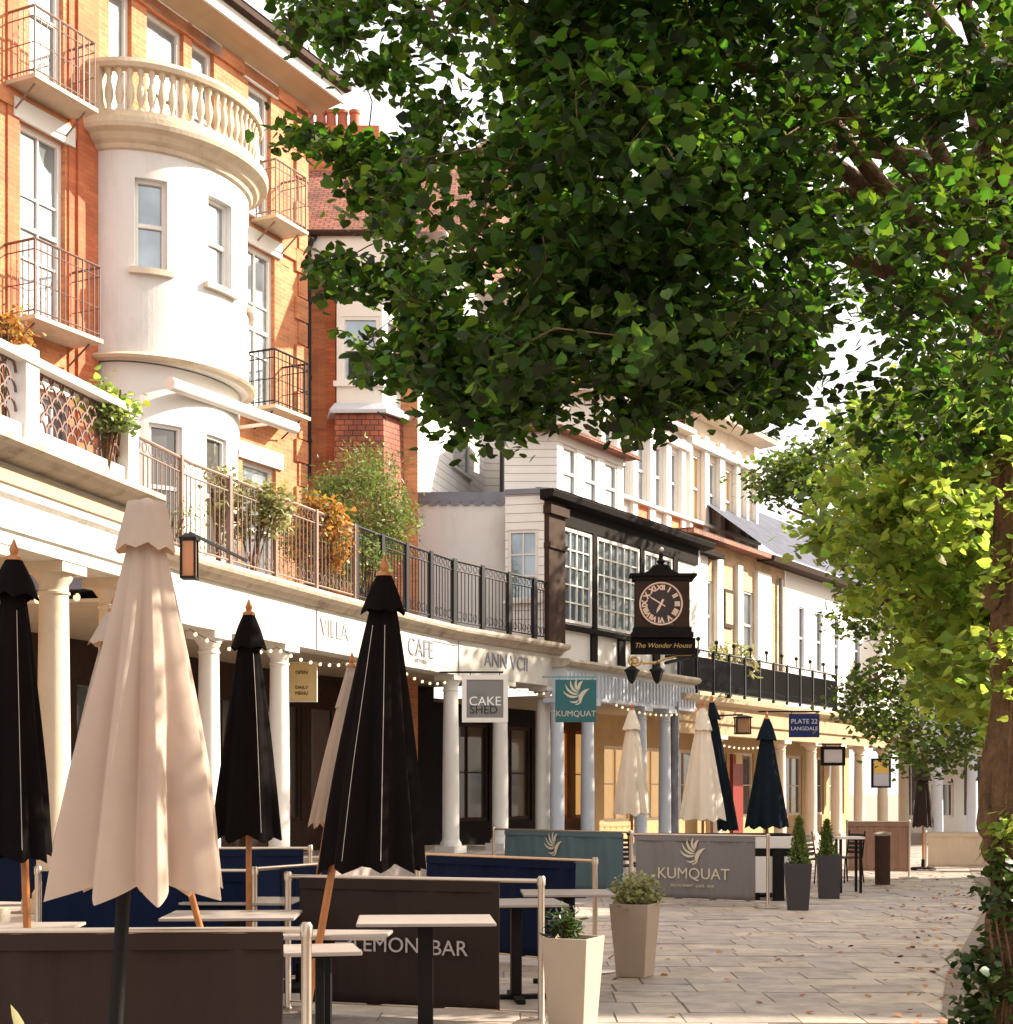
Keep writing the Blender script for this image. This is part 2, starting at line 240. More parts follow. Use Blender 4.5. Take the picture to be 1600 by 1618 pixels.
class MB:
    def __init__(s): s.v = []; s.f = []; s.uv = {}
    def add(s, vs, fs, uvs=None):
        o = len(s.v); s.v += [tuple(p) for p in vs]
        for i, f in enumerate(fs):
            if uvs: s.uv[len(s.f)] = uvs[i]
            s.f.append([o+k for k in f])
    def quad(s, a, b, c, d, uv=None): s.add([a, b, c, d], [(0, 1, 2, 3)], [uv] if uv else None)
    def hexa(s, p, uvs=None):           # p: 8 corners, 0-3 bottom ring, 4-7 top ring
        s.add(p, [(0, 3, 2, 1), (4, 5, 6, 7), (0, 1, 5, 4), (1, 2, 6, 5), (2, 3, 7, 6), (3, 0, 4, 7)], uvs)
    def box(s, x0, x1, y0, y1, z0, z1):
        s.hexa([(x0, y0, z0), (x1, y0, z0), (x1, y1, z0), (x0, y1, z0), (x0, y0, z1), (x1, y0, z1), (x1, y1, z1), (x0, y1, z1)])
    def bar(s, a, b, w, h=None, up=(0, 0, 1)):
        a = Vector(a); b = Vector(b); h = h or w; d = (b-a).normalized(); u = Vector(up)
        if abs(d.dot(u)) > 0.99: u = Vector((0, 1, 0))
        x = d.cross(u).normalized()*w/2; y = x.cross(d).normalized()*h/2
        s.hexa([a-x-y, a+x-y, a+x+y, a-x+y, b-x-y, b+x-y, b+x+y, b-x+y])
    def tube(s, pts, r, n=8, cap=True):
        pts = [Vector(p) for p in pts]; rs = r if isinstance(r, (list, tuple)) else [r]*len(pts)
        o = len(s.v); prev = None
        for i, p in enumerate(pts):
            d = (pts[min(i+1, len(pts)-1)]-pts[max(i-1, 0)]).normalized()
            if prev is None:
                u = Vector((0, 0, 1)) if abs(d.z) < 0.9 else Vector((1, 0, 0)); prev = d.cross(u).normalized()
            x = (prev-d*prev.dot(d)).normalized(); prev = x; y = d.cross(x)
            for k in range(n):
                a = 2*pi*k/n; s.v.append(tuple(p+(x*cos(a)+y*sin(a))*rs[i]))
        for i in range(len(pts)-1):
            for k in range(n):
                k2 = (k+1) % n; s.f.append([o+i*n+k, o+i*n+k2, o+(i+1)*n+k2, o+(i+1)*n+k])
        if cap: s.f.append([o+k for k in range(n)][::-1]); s.f.append([o+(len(pts)-1)*n+k for k in range(n)])
    def lathe(s, prof, c=(0, 0, 0), n=20):
        c = Vector(c); o = len(s.v)
        for r, z in prof:
            for k in range(n):
                a = 2*pi*k/n; s.v.append((c.x+r*cos(a), c.y+r*sin(a), c.z+z))
        for i in range(len(prof)-1):
            for k in range(n):
                k2 = (k+1) % n; s.f.append([o+i*n+k, o+i*n+k2, o+(i+1)*n+k2, o+(i+1)*n+k])
        s.f.append([o+k for k in range(n)][::-1]); s.f.append([o+(len(prof)-1)*n+k for k in range(n)])
    def ball(s, c, r, n=10, m=6, sz=1.0):
        s.lathe([(max(1e-4, r*sin(pi*i/m)), -r*sz*cos(pi*i/m)) for i in range(m+1)], c, n)
    def build(s, name, m, parent=None, smooth=False, bevel=0, world=True, angle=40):
        org = Vector((0, 0, 0)); p = parent
        while p is not None and p.parent is not None: p = p.parent
        if p is not None and world: org = ORI.get(p, org)
        me = bpy.data.meshes.new(name); me.from_pydata([(a-org.x, b-org.y, c-org.z) for a, b, c in s.v], [], s.f)
        if isinstance(m, str) and m in ('brick', 'redbrick', 'tilehung', 'rooftile', 'slate', 'spandrel', 'tanbrick', 'clap', 'clapb'):
            for i, f in enumerate(s.f):
                if i in s.uv: continue
                a, b_, c = (Vector(s.v[f[k]]) for k in (0, 1, 2)); nn = (b_-a).cross(c-a)
                h = Vector((-nn.y, nn.x, 0)); h = h.normalized() if h.length > 1e-6 else Vector((1, 0, 0)); vv = nn.normalized().cross(h) if nn.length > 1e-9 else Vector((0, 0, 1))
                s.uv[i] = [(Vector(s.v[k]).dot(h), Vector(s.v[k]).dot(vv)) for k in f]
        if s.uv:
            ul = me.uv_layers.new(name='UVMap')
            for i, uvs in s.uv.items():
                for j, li in enumerate(me.polygons[i].loop_indices): ul.data[li].uv = uvs[j]
        if smooth:
            me.polygons.foreach_set('use_smooth', [True]*len(me.polygons)); me.set_sharp_from_angle(angle=R(angle))
        me.materials.append(M[m] if isinstance(m, str) else m); me.update()
        o = bpy.data.objects.new(name, me); COL.objects.link(o)
        if parent: o.parent = parent
        if bevel:
            b = o.modifiers.new('bevel', 'BEVEL'); b.width = bevel; b.segments = 2; b.limit_method = 'ANGLE'
        return o
def struct(name, mb, m, **k): o = mb.build(name, m, **k); o['kind'] = 'structure'; return o

class Face:                             # a wall line in plan; s runs along it, d outwards (to the right of travel), z up
    def __init__(s, pts):
        s.p = [Vector((a, b)) for a, b in pts]; s.L = [0]
        for i in range(len(s.p)-1): s.L.append(s.L[-1]+(s.p[i+1]-s.p[i]).length)
        s.len = s.L[-1]
        s.t = [(s.p[i+1]-s.p[i]).normalized() for i in range(len(s.p)-1)]
        s.vn = []
        for i in range(len(s.p)):
            a = s.t[max(0, i-1)]; b = s.t[min(len(s.t)-1, i)]; m = ((a+b)/2); m.normalize(); s.vn.append(Vector((m.y, -m.x)))
    def pt(s, q, z, d=0.0):
        i = 0
        while i < len(s.t)-1 and q > s.L[i+1]: i += 1
        t = (q-s.L[i])/(s.L[i+1]-s.L[i]); base = s.p[i]+s.t[i]*(q-s.L[i])
        tt = min(1, max(0, t)); n = (s.vn[i]*(1-tt)+s.vn[i+1]*tt).normalized() if len(s.t) > 1 else Vector((s.t[0].y, -s.t[0].x))
        return Vector((base.x+n.x*d, base.y+n.y*d, z))
    def px(s, x, d=0.0):                # which s appears in pixel column x
        lo, hi = -20.0, s.len+20.0
        f = lambda q: (lambda P: CX+F*P.x/P.y)(s.pt(q, 0, d))
        lo = max(lo, -4)
        for _ in range(50):
            mid = (lo+hi)/2
            if f(mid) < x: lo = mid
            else: hi = mid
        return (lo+hi)/2
    def Y(s, q): return s.pt(q, 0).y
    def breaks(s, a, b, ds=None):
        r = [a]+[l for l in s.L if a+1e-4 < l < b-1e-4]+[b]
        if ds:
            o = []
            for i in range(len(r)-1):
                n = max(1, int(math.ceil((r[i+1]-r[i])/ds))); o += [r[i]+(r[i+1]-r[i])*k/n for k in range(n)]
            r = o+[b]
        return r
    def ang(s, q):
        i = 0
        while i < len(s.t)-1 and q > s.L[i+1]: i += 1
        return math.atan2(s.t[i].y, s.t[i].x)

def fbox(mb, fc, s0, s1, z0, z1, d0, d1):
    r = fc.breaks(s0, s1)
    for i in range(len(r)-1):
        a, b = r[i], r[i+1]
        P = [fc.pt(a, z0, d1), fc.pt(b, z0, d1), fc.pt(b, z0, d0), fc.pt(a, z0, d0), fc.pt(a, z1, d1), fc.pt(b, z1, d1), fc.pt(b, z1, d0), fc.pt(a, z1, d0)]
        uvs = [[(a, d1), (a, d0), (b, d0), (b, d1)], [(a, d1), (b, d1), (b, d0), (a, d0)], [(a, z0), (b, z0), (b, z1), (a, z1)],
               [(d1, z0), (d0, z0), (d0, z1), (d1, z1)], [(b, z0), (a, z0), (a, z1), (b, z1)], [(d0, z0), (d1, z0), (d1, z1), (d0, z1)]]
        mb.hexa(P, uvs)
def fprof(mb, fc, s0, s1, prof, ds=None):    # sweep a (d,z) profile along the wall, closed ring
    r = fc.breaks(s0, s1, ds); n = len(prof); o = len(mb.v)
    for q in r:
        for d, z in prof: mb.v.append(tuple(fc.pt(q, z, d)))
    for i in range(len(r)-1):
        for k in range(n):
            k2 = (k+1) % n; mb.f.append([o+i*n+k, o+(i+1)*n+k, o+(i+1)*n+k2, o+i*n+k2])
    mb.f.append([o+k for k in range(n)]); mb.f.append([o+(len(r)-1)*n+k for k in range(n)][::-1])
def wall(mb, fc, s0, s1, z0, z1, ops=(), depth=0.15, d=0.0, thick=0.0):
    ss = sorted(set([round(v, 4) for v in fc.breaks(s0, s1)]+[round(v, 4) for o in ops for v in o[:2]]))
    zz = sorted(set([z0, z1]+[v for o in ops for v in o[2:4]]))
    for i in range(len(ss)-1):
        for j in range(len(zz)-1):
            a, b, c, e = ss[i], ss[i+1], zz[j], zz[j+1]; mq, mz = (a+b)/2, (c+e)/2
            if any(o[0] < mq < o[1] and o[2] < mz < o[3] for o in ops): continue
            mb.quad(fc.pt(a, c, d), fc.pt(b, c, d), fc.pt(b, e, d), fc.pt(a, e, d), [(a, c), (b, c), (b, e), (a, e)])
    for o in ops:
        a, b, c, e = o[:4]; g = d-depth
        rr = [v for v in ss if a-1e-4 <= v <= b+1e-4]
        mb.quad(fc.pt(a, c, d), fc.pt(a, e, d), fc.pt(a, e, g), fc.pt(a, c, g), [(0, c), (0, e), (depth, e), (depth, c)])
        mb.quad(fc.pt(b, e, d), fc.pt(b, c, d), fc.pt(b, c, g), fc.pt(b, e, g), [(0, e), (0, c), (depth, c), (depth, e)])
        for i in range(len(rr)-1):
            a, b = rr[i], rr[i+1]
            mb.quad(fc.pt(a, e, d), fc.pt(b, e, d), fc.pt(b, e, g), fc.pt(a, e, g), [(a, e), (b, e), (b, e+depth), (a, e+depth)])
            mb.quad(fc.pt(b, c, d), fc.pt(a, c, d), fc.pt(a, c, g), fc.pt(b, c, g), [(b, c), (a, c), (a, c-depth), (b, c-depth)])
def window(fc, o, root, frame='white', pane='glass', nx=1, ny=2, depth=0.14, d=0.0, fw=0.07, bar=0.03, sill=None, mid=True, name='window', sillm='white', head=None):
    a, b, c, e = o; g = d-depth; f = MB()
    for q in ((a, a+fw), (b-fw, b)): fbox(f, fc, q[0], q[1], c, e, g-0.03, g+0.05)
    fbox(f, fc, a+fw, b-fw, e-fw, e, g-0.03, g+0.048); fbox(f, fc, a+fw, b-fw, c, c+fw, g-0.03, g+0.048)
    zm = (c+e)/2
    if mid: fbox(f, fc, a+fw, b-fw, zm-0.03, zm+0.03, g-0.03, g+0.04)
    for i in range(1, nx):
        q = a+fw+(b-a-2*fw)*i/nx; fbox(f, fc, q-bar/2, q+bar/2, c+fw, e-fw, g-0.02, g+0.03)
    for j in range(1, ny):
        z = c+fw+(e-c-2*fw)*j/ny
        if mid and abs(z-zm) < 0.05: continue
        fbox(f, fc, a+fw, b-fw, z-bar/2, z+bar/2, g-0.02, g+0.027)
    fo = f.build(name, frame, root)
    p = MB(); r = fc.breaks(a, b)
    for i in range(len(r)-1): p.quad(fc.pt(r[i], c, g-0.005), fc.pt(r[i+1], c, g-0.005), fc.pt(r[i+1], e, g-0.005), fc.pt(r[i], e, g-0.005))
    p.build('pane', pane, fo)
    if sill:
        m = MB(); fbox(m, fc, a-0.08, b+0.08, c-sill, c, g, d+0.09); m.build('sill', sillm, fo)
    if head:
        m = MB(); fbox(m, fc, a-0.16, b+0.16, e, e+head, d-0.02, d+0.05); m.build('lintel', 'white', fo)
    return fo
def flat(mb, pts, uvs=None): mb.add(pts, [tuple(range(len(pts)))], [uvs] if uvs else None)

def text(body, mname, parent, pos, right, up, size, name='lettering', ext=0.004, italic=0.0, align='CENTER', world=True, bold=0.0):
    c = bpy.data.curves.new('t', 'FONT'); c.body = body; c.size = size; c.extrude = ext; c.align_x = align; c.align_y = 'CENTER'; c.shear = italic; c.resolution_u = 3; c.offset = bold
    t = bpy.data.objects.new('t', c); COL.objects.link(t); bpy.context.view_layer.update()
    me = bpy.data.meshes.new_from_object(t.evaluated_get(bpy.context.evaluated_depsgraph_get())); bpy.data.objects.remove(t)
    r = Vector(right).normalized(); u = Vector(up).normalized(); n = r.cross(u); p = Vector(pos)
    q = parent
    while q is not None and q.parent is not None: q = q.parent
    if q is not None and world: p = p-ORI.get(q, Vector((0, 0, 0)))
    me.transform(Matrix(((r.x, u.x, n.x, p.x), (r.y, u.y, n.y, p.y), (r.z, u.z, n.z, p.z), (0, 0, 0, 1))))
    me.name = name; me.materials.clear(); me.materials.append(M[mname])
    o = bpy.data.objects.new(name, me); COL.objects.link(o); o.parent = parent
    return o

# leaves: heart-shaped, folded along the rib; one mesh of many
HEART = np.array([(0, 0, 0), (-.28, -.10, -.03), (-.52, .20, -.10), (-.38, .62, -.09), (0, 1.05, -.10), (.38, .62, -.09), (.52, .20, -.10), (.28, -.10, -.03)])
NARROW = np.array([(0, 0, 0), (-.10, .15, -.02), (-.16, .45, -.04), (-.10, .8, -.03), (0, 1.1, -.04), (.10, .8, -.03), (.16, .45, -.04), (.10, .15, -.02)])
def leaves(name, m, P, size, parent=None, shape=HEART, droop=0.5, svar=0.3, up=0.6, seed=1):
    g = np.random.default_rng(seed); P = np.asarray(P, dtype=float); N = len(P)
    nrm = g.normal(size=(N, 3)); nrm[:, 2] = np.abs(nrm[:, 2])+up; nrm /= np.linalg.norm(nrm, axis=1)[:, None]
    ax = g.normal(size=(N, 3)); ax[:, 2] -= droop; ax -= nrm*(ax*nrm).sum(1)[:, None]; ax /= np.linalg.norm(ax, axis=1)[:, None]
    sd_ = np.cross(ax, nrm); sz = size*(1+svar*g.uniform(-1, 1, N))
    V = P[:, None, :]+sz[:, None, None]*(shape[None, :, 0, None]*sd_[:, None, :]+shape[None, :, 1, None]*ax[:, None, :]+shape[None, :, 2, None]*nrm[:, None, :])
    q = parent
    while q is not None and q.parent is not None: q = q.parent
    if q is not None and q in ORI: V = V-np.array(ORI[q])[None, None, :]
    V = V.reshape(-1, 3); base = (np.arange(N)*8)[:, None]
    fa = base+np.array([[0, 4, 3, 2, 1]]); fb = base+np.array([[0, 7, 6, 5, 4]]); fl = np.concatenate([fa, fb], 1).reshape(-1)
    me = bpy.data.meshes.new(name); me.vertices.add(len(V)); me.vertices.foreach_set('co', V.astype(np.float32).ravel())
    me.loops.add(len(fl)); me.loops.foreach_set('vertex_index', fl.astype(np.int32))
    me.polygons.add(2*N); me.polygons.foreach_set('loop_start', (np.arange(2*N)*5).astype(np.int32)); me.polygons.foreach_set('loop_total', np.full(2*N, 5, dtype=np.int32))
    me.update(calc_edges=True); me.validate(); me.materials.append(M[m])
    o = bpy.data.objects.new(name, me); COL.objects.link(o)
    if parent: o.parent = parent
    return o
def cloud(n, c, rad, seed=0, shell=0.0):
    g = np.random.default_rng(seed); d = g.normal(size=(n, 3)); d /= np.linalg.norm(d, axis=1)[:, None]
    r = g.uniform(shell, 1, n)**(1/3.0)
    return np.array(c)[None]+d*r[:, None]*np.array(rad)[None]
def clumpy(nc, npc, c, rad, cr, seed=0, shell=0.0):
    C = cloud(nc, c, rad, seed, shell); g = np.random.default_rng(seed+5)
    return np.concatenate([C[i]+g.normal(size=(npc, 3))*np.array(cr)[None] for i in range(nc)])

# ================================================================== ground
g_ = MB(); g_.quad((-400, -100, -0.012), (400, -100, -0.012), (400, 700, -0.012), (-400, 700, -0.012)); struct('ground', g_, 'ground')
pv = MB(); y = 4.0; rr = random.Random(3)
while y < 44:
    h = rr.uniform(0.34, 0.62); x = -7+rr.uniform(-.8, 0); xe = 4.4+0.3*max(0, y-10)
    while x < xe:
        wd = rr.choice([0.4, 0.5, 0.65, 0.8, 1.05])*rr.uniform(.9, 1.1); j = 0.004; sk = lambda: rr.uniform(-.007, .007)
        z = rr.uniform(-.004, .004); tx, ty = rr.uniform(-.006, .006), rr.uniform(-.006, .006)
        c = [(x+j+sk(), y+j+sk()), (x+wd-j+sk(), y+j+sk()), (x+wd-j+sk(), y+h-j+sk()), (x+j+sk(), y+h-j+sk())]
        c = [(a, b-0.03*a) for a, b in c]; cx = sum(a for a, b in c)/4; cy = sum(b for a, b in c)/4
        zt = lambda a, b: z+tx*(a-cx)+ty*(b-cy)
        ins = lambda a, b, k: (a+(cx-a)*k, b+(cy-b)*k)
        top = [(*ins(a, b, .011), zt(a, b)) for a, b in c]; mid = [(a, b, zt(a, b)-.008) for a, b in c]; low = [(a, b, -.03) for a, b in c]
        if rr.random() < .04: z -= .004
        pv.add(top+mid+low, [(0, 1, 2, 3)]+[(4+i, 4+(i+1) % 4, (i+1) % 4, i) for i in range(4)]+[(8+i, 8+(i+1) % 4, 4+(i+1) % 4, 4+i) for i in range(4)])
        x += wd
    y += h
struct('pavement', pv, 'slab')
ea = MB(); ea.add([(3.1, 3, 0.008), (9, 3, 0.008), (16, 44, 0.008), (13.2, 44, .008), (6.6, 21, 0.008), (3.85, 13.3, 0.008), (3.15, 11, .008)], [(0, 1, 2, 3, 4, 5, 6)]); struct('earth_strip', ea, 'earth')
pts = []
for i in range(300):
    yy = rr.uniform(10.6, 30); xx = xs(1440+rr.gauss(40, 45), yy) if rr.random() < .75 else xs(rr.uniform(800, 1500), yy)
    pts.append((xx, yy, 0.018))
fl = leaves('fallen_leaves', 'dryleaf', pts, 0.055, droop=0, up=3.0, seed=4); fl['kind'] = 'stuff'; fl['label'] = 'scattered brown fallen leaves on the stone flags'

# ================================================================== street lines
BL = Face([(xs(206, 17.0), 17.0), (xs(300, 18.55), 18.55), (xs(500, 21.8), 21.8), (xs(646, 24.8), 24.8), (xs(712, 26.3), 26.3), (xs(884, 29.6), 29.6)])
AL = Face([(-4.13-.25*4.4, 8.0), (-4.13+.25*2.15, 14.55)])
CK = (0.743, 29.16); uC = Vector((.62, 1)).normalized()
def offs(P, u, d, a, b):               # line parallel to u through P moved out by d, from s=a to s=b
    n = Vector((u.y, -u.x)); p = Vector(P)+n*d
    return Face([tuple(p+u*a), tuple(p+u*b)])
CL = offs(CK, uC, 0, 0, 7.2)
PLAT = 0.55                             # height of the raised upper walk
ZS, ZC = 3.66, 4.50                     # soffit and cornice of the long colonnade

rw = MB()
fprof(rw, BL, 0, BL.len, [(0.75, -.02), (0.75, PLAT), (-3.1, PLAT), (-3.1, -.02)])
struct('raised_walk', rw, 'slab')
rw = MB(); fprof(rw, AL, 0, AL.len, [(0.6, -.02), (0.6, PLAT), (-3.5, PLAT), (-3.5, -.02)]); struct('raised_walk_near', rw, 'slab')
rw = MB(); CX2 = offs(CK, uC, 0, 0.8, 26); fprof(rw, CX2, 0, CX2.len, [(0.5, -.02), (0.5, .3), (-3.1, .3), (-3.1, -.02)]); struct('raised_walk_far', rw, 'slab')

def column(root, fc, q, d=-.22, r=.15, z0=PLAT, z1=ZS, m='white', square=False):
    P = fc.pt(q, 0, d); b = MB(); a = fc.ang(q)
    def sq(h, za, zb):
        c, s_ = cos(a)*h, sin(a)*h
        cs = [(-c+s_, -s_-c), (c+s_, s_-c), (c-s_, s_+c), (-c-s_, -s_+c)]
        b.hexa([(P.x+i, P.y+j, za) for i, j in cs]+[(P.x+i, P.y+j, zb) for i, j in cs])
    sq(r*1.35, z0, z0+.12); sq(r*1.4, z1-.09, z1)
    H = z1-z0
    b.lathe([(r*1.25, .12), (r*1.25, .17), (r*1.08, .21), (r, .24), (r*.99, H*.4), (r*.86, H-.28), (r*.95, H-.27), (r*.95, H-.25), (r*.86, H-.24), (r*.86, H-.18), (r*1.2, H-.11), (r*1.2, H-.09)], (P.x, P.y, z0), 20)
    return b.build('column', m, root, smooth=True)

# ------------------------------------------------------------------ colonnade A (cream, lattice parapet)
A = thing('colonnade_building', 'cream colonnade with a pierced scalework parapet, at the left edge of the photo', 'building', tuple(AL.pt(AL.len, 0)))
b = MB(); fprof(b, AL, 0, AL.len, [(0, ZS), (0, ZS+.10), (.03, ZS+.12), (.03, ZS+.36), (.07, ZS+.40), (.07, ZS+.46), (0.02, ZS+.47), (0.02, ZS+.66), (-.35, ZS+.66), (-.35, ZS)]); b.build('entablature', 'stucco', A)
b = MB(); fprof(b, AL, 0, AL.len+.12, [(.02, ZS+.662), (.16, ZS+.70), (.22, ZS+.74), (.30, ZS+.76), (.30, ZS+.81), (.12, ZS+.86), (-.3, ZS+.86), (-.3, ZS+.662)]); b.build('cornice', 'cornice', A)
b = MB(); fbox(b, AL, 0, AL.len, ZS+.49, ZS+.62, .021, .06); b.build('cornice_shade_band', 'soffit', A)  # shade under the cornice, added as a brown strip
b = MB(); fprof(b, AL, 0, AL.len, [(-.352, ZS+.1), (-.352, ZS+.14), (-3.45, ZS+.14), (-3.45, ZS+.1)]); b.build('ceiling', 'soffit', A)
b = MB(); fprof(b, AL, 0, AL.len, [(-.36, ZS+.2), (-.36, ZS+.8), (-6, ZS+.8), (-6, ZS+.2)]); b.build('terrace_floor', 'lead', A)
b = MB(); wall(b, AL, 0, AL.len, PLAT, ZS+.1, [(AL.len-1.4, AL.len-.25, PLAT+.6, ZS-.4), (AL.len-3.2, AL.len-1.7, PLAT+.6, ZS-.4), (AL.len-5.0, AL.len-3.5, PLAT+.6, ZS-.4)], .1, d=-3.45); b.build('shop_wall', 'tan', A)
for o in [(AL.len-1.4, AL.len-.25), (AL.len-3.2, AL.len-1.7), (AL.len-5.0, AL.len-3.5)]:
    window(AL, (o[0], o[1], PLAT+.6, ZS-.4), A, 'cream', 'litglass', 2, 3, .1, -3.45, .08, name='shop_window', mid=False)
for x in (-40, 85, 178): column(A, AL, AL.px(x, -.22), m='cream')
b = MB(); PZ0, PZ1 = ZC+.02, 5.29        # parapet
spost = [AL.len-.12, AL.px(45, .05), AL.px(-75, .05)]
for q in spost: b = MB(); fbox(b, AL, q-.10, q+.10, PZ0, PZ1+.05, -.09, .09); b.build('parapet_post', 'white', A)
b = MB(); fprof(b, AL, 0, AL.len-.02, [(-.11, PZ1-.09), (.11, PZ1-.09), (.13, PZ1-.03), (0, PZ1+.01), (-.13, PZ1-.03)]); b.build('parapet_rail', 'white', A)
b = MB(); fbox(b, AL, 0, AL.len-.23, PZ0, PZ0+.16, -.06, .06); b.build('parapet_plinth', 'white', A)
b = MB()                                  # overlapping scale rings
za, zb = PZ0+.16, PZ1-.09; R0 = .085
edges = sorted(spost)
for e0, e1 in ((edges[0]-1.6, edges[0]), (edges[0], edges[1]), (edges[1], edges[2])):
  b = MB(); q = e0+.1
  while q < e1-.05:
      k = 0; z = za+.02
      while z < zb:
          cq = q+(R0 if k % 2 else 0)
          if not any(abs(cq-sp) < .17 for sp in spost):
              pp = [AL.pt(cq+R0*cos(a), min(zb, max(za, z+R0*1.25*sin(a))), 0) for a in [pi*i/7 for i in range(8)]]
              b.tube(pp, .012, 5)
          k += 1; z += R0*.95
      q += 2*R0
  b.build('lattice_panel', 'redoxide', A)

# ------------------------------------------------------------------ colonnade B (long, curving, iron railing)
B = thing('long_colonnade', 'long curving white colonnade with raised letters and an iron balcony railing above', 'building', tuple(BL.pt(0, 0)))
BLn = BL.len
b = MB(); fprof(b, BL, 0, BLn, [(0, ZS), (0, ZS+.60), (-.35, ZS+.60), (-.35, ZS)]); b.build('entablature', 'stucco', B)
b = MB(); fprof(b, BL, -.1, BLn+.02, [(0, ZS+.602), (.05, ZS+.62), (.10, ZS+.68), (.22, ZS+.72), (.24, ZS+.76), (.24, ZS+.81), (.1, ZS+.84), (-.3, ZS+.84), (-.3, ZS+.602)], ); b.build('cornice', 'cornice', B)
b = MB(); fprof(b, BL, 0, BLn, [(-.352, ZS+.1), (-.352, ZS+.14), (-2.95, ZS+.14), (-2.95, ZS+.1)]); b.build('ceiling', 'soffit', B)
b = MB(); fprof(b, BL, 0, BLn, [(-.36, ZS+.25), (-.36, ZS+.80), (-4.2, ZS+.80), (-4.2, ZS+.25)]); b.build('terrace_floor', 'lead', B)
ops = []; q = .3
while q < BLn-1.6: ops.append((q, q+1.35, PLAT+.55, ZS-.45)); q += 1.6
b = MB(); wall(b, BL, 0, BLn, PLAT, ZS+.1, ops, .08, d=-2.95); b.build('shop_wall', 'timberbrown', B)
for o in ops: window(BL, o, B, 'timberbrown', 'darkglass', 2, 1, .08, -2.95, .07, name='shop_window', mid=False)
for x in (330, 441, 580, 712, 790, 858): column(B, BL, BL.px(x, -.22), m='white')
# seam of the fascia and lead-in board lines
b = MB()
for x in (500, 724): q = BL.px(x); fbox(b, BL, q-.012, q+.012, ZS+.01, ZS+.59, .0, .012)
q0, q1 = BL.px(684), BL.px(722); fbox(b, BL, q0, q1, ZS+.50, ZS+.515, 0, .01)
b.build('fascia_joint', 'darkletter', B)
def fascia_text(s_, x, z, size, m='darkletter'):  # white raised letters; their shadow edges are put into the grey
    q = BL.px(x); P = BL.pt(q, z, .012); a = BL.ang(q)
    return text(s_, m, B, P, (cos(a), sin(a), 0), (0, 0, 1), size)
fascia_text("VILLA", 528, ZS+.33, .36, 'greyletter'); fascia_text("CAFE", 664, ZS+.33, .42); fascia_text("VICTORIA", 664, ZS+.12, .10); fascia_text("ANN VCII", 800, ZS+.33, .36, 'darkletter')

# railing along B
def railing(root, fc, s0, s1, z0, h, m, step=.115, panel=1.15, r=.009, frieze=True, d=.02, pw=.03):
    b = MB(); rs = fc.breaks(s0, s1, .5)
    for z, rr_ in ((z0+h, .022), (z0+h-.17, .012), (z0+.08, .014)): b.tube([fc.pt(q, z, d) for q in rs], rr_, 6)
    b.build('rail', m, root)
    b = MB(); n = int((s1-s0)/step)
    for i in range(n+1):
        q = s0+(s1-s0)*i/n; b.tube([fc.pt(q, z0+.08, d), fc.pt(q, z0+h-.17, d)], r, 5, False)
    if frieze:
        n2 = int((s1-s0)/.17)
        for i in range(n2):
            q = s0+(s1-s0)*(i+.5)/n2; b.tube([fc.pt(q+.06*cos(a), z0+h-.085+.06*sin(a), d) for a in [2*pi*k/8 for k in range(9)]], .006, 4, False)
            b.tube([fc.pt(q+.06*cos(a), z0+.19+.07*sin(a), d) for a in [2*pi*k/8 for k in range(9)]], .006, 4, False)
    b.build('balusters', m, root)
    n = max(1, round((s1-s0)/panel))
    for i in range(n+1):
        q = s0+(s1-s0)*i/n; b = MB(); fbox(b, fc, q-pw, q+pw, z0, z0+h+.03, d-.03, d+.03); b.build('railing_post', m, root)
qs = BL.px(560)
railing(B, BL, .05, qs-.05, ZC, 1.13, 'browniron'); railing(B, BL, qs, BLn-.1, ZC, 1.13, 'iron', panel=.95, pw=.055)

# ------------------------------------------------------------------ big brick building with the bowed bay
uK = Vector((.5, 1)).normalized(); KC = Vector((xs(482, 27.8), 27.8))
KS = 15.0
KL = Face([tuple(KC-uK*KS), tuple(KC)])
K = thing('brick_building', 'tall orange brick building with a white bowed bay and stone balustrade balcony', 'building', (KC.x, KC.y, 0))
KE = 14.35
def kw(x0, x1, y0, y1):
    a, c = KL.px(x0), KL.px(x1); Ym = KL.Y((a+c)/2); return (a, c, zs(y1, Ym), zs(y0, Ym))
sJ1, sJ2 = KS-5.59, KS-2.39
w_left2 = (KL.px(32), KL.px(103), 8.25, 11.1); w_left3 = (KL.px(45), KL.px(100), 11.62, 13.95); w_left2b = (KL.px(-150), KL.px(-70), 8.25, 11.1)
w_r1 = (KL.px(384), KL.px(434), 8.3, 11.1); w_r3 = (KL.px(392), KL.px(428), 11.65, 13.9)
w_m1 = (KL.px(172), KL.px(208), 11.6, 13.95); w_m2 = (KL.px(232), KL.px(290), 11.6, 13.95); w_m3 = (KL.px(303), KL.px(338), 11.6, 13.95)
w_g3 = (KL.px(383), KL.px(436), 5.0, 7.35); w_gl = (KL.px(60), KL.px(120), 4.6, 7.4)
kops = [w_left2, w_left3, w_left2b, w_r1, w_r3, w_m1, w_m2, w_m3, w_g3, w_gl]
b = MB(); wall(b, KL, 0, KS, 0, KE, kops, .14)
BK = Face([tuple(KC), tuple(KC+Vector((-uK.y, uK.x))*9)])      # return wall, hidden side
wall(b, Face([tuple(KC), (KC.x-7.5, KC.y+4.2)]), 0, 8.6, 0, KE, [], 0)
b.build('wall', 'brick', K)
for o in kops:
    tall = o[3]-o[2] > 2.6
    window(KL, o, K, 'white', 'glass', 2 if tall else 1, 3 if tall else 1, .13, 0, .08, sill=.08, head=.28 if o not in (w_m1, w_m3) else .2)
b = MB()                                 # pilaster strips and quoins in rubbed red brick
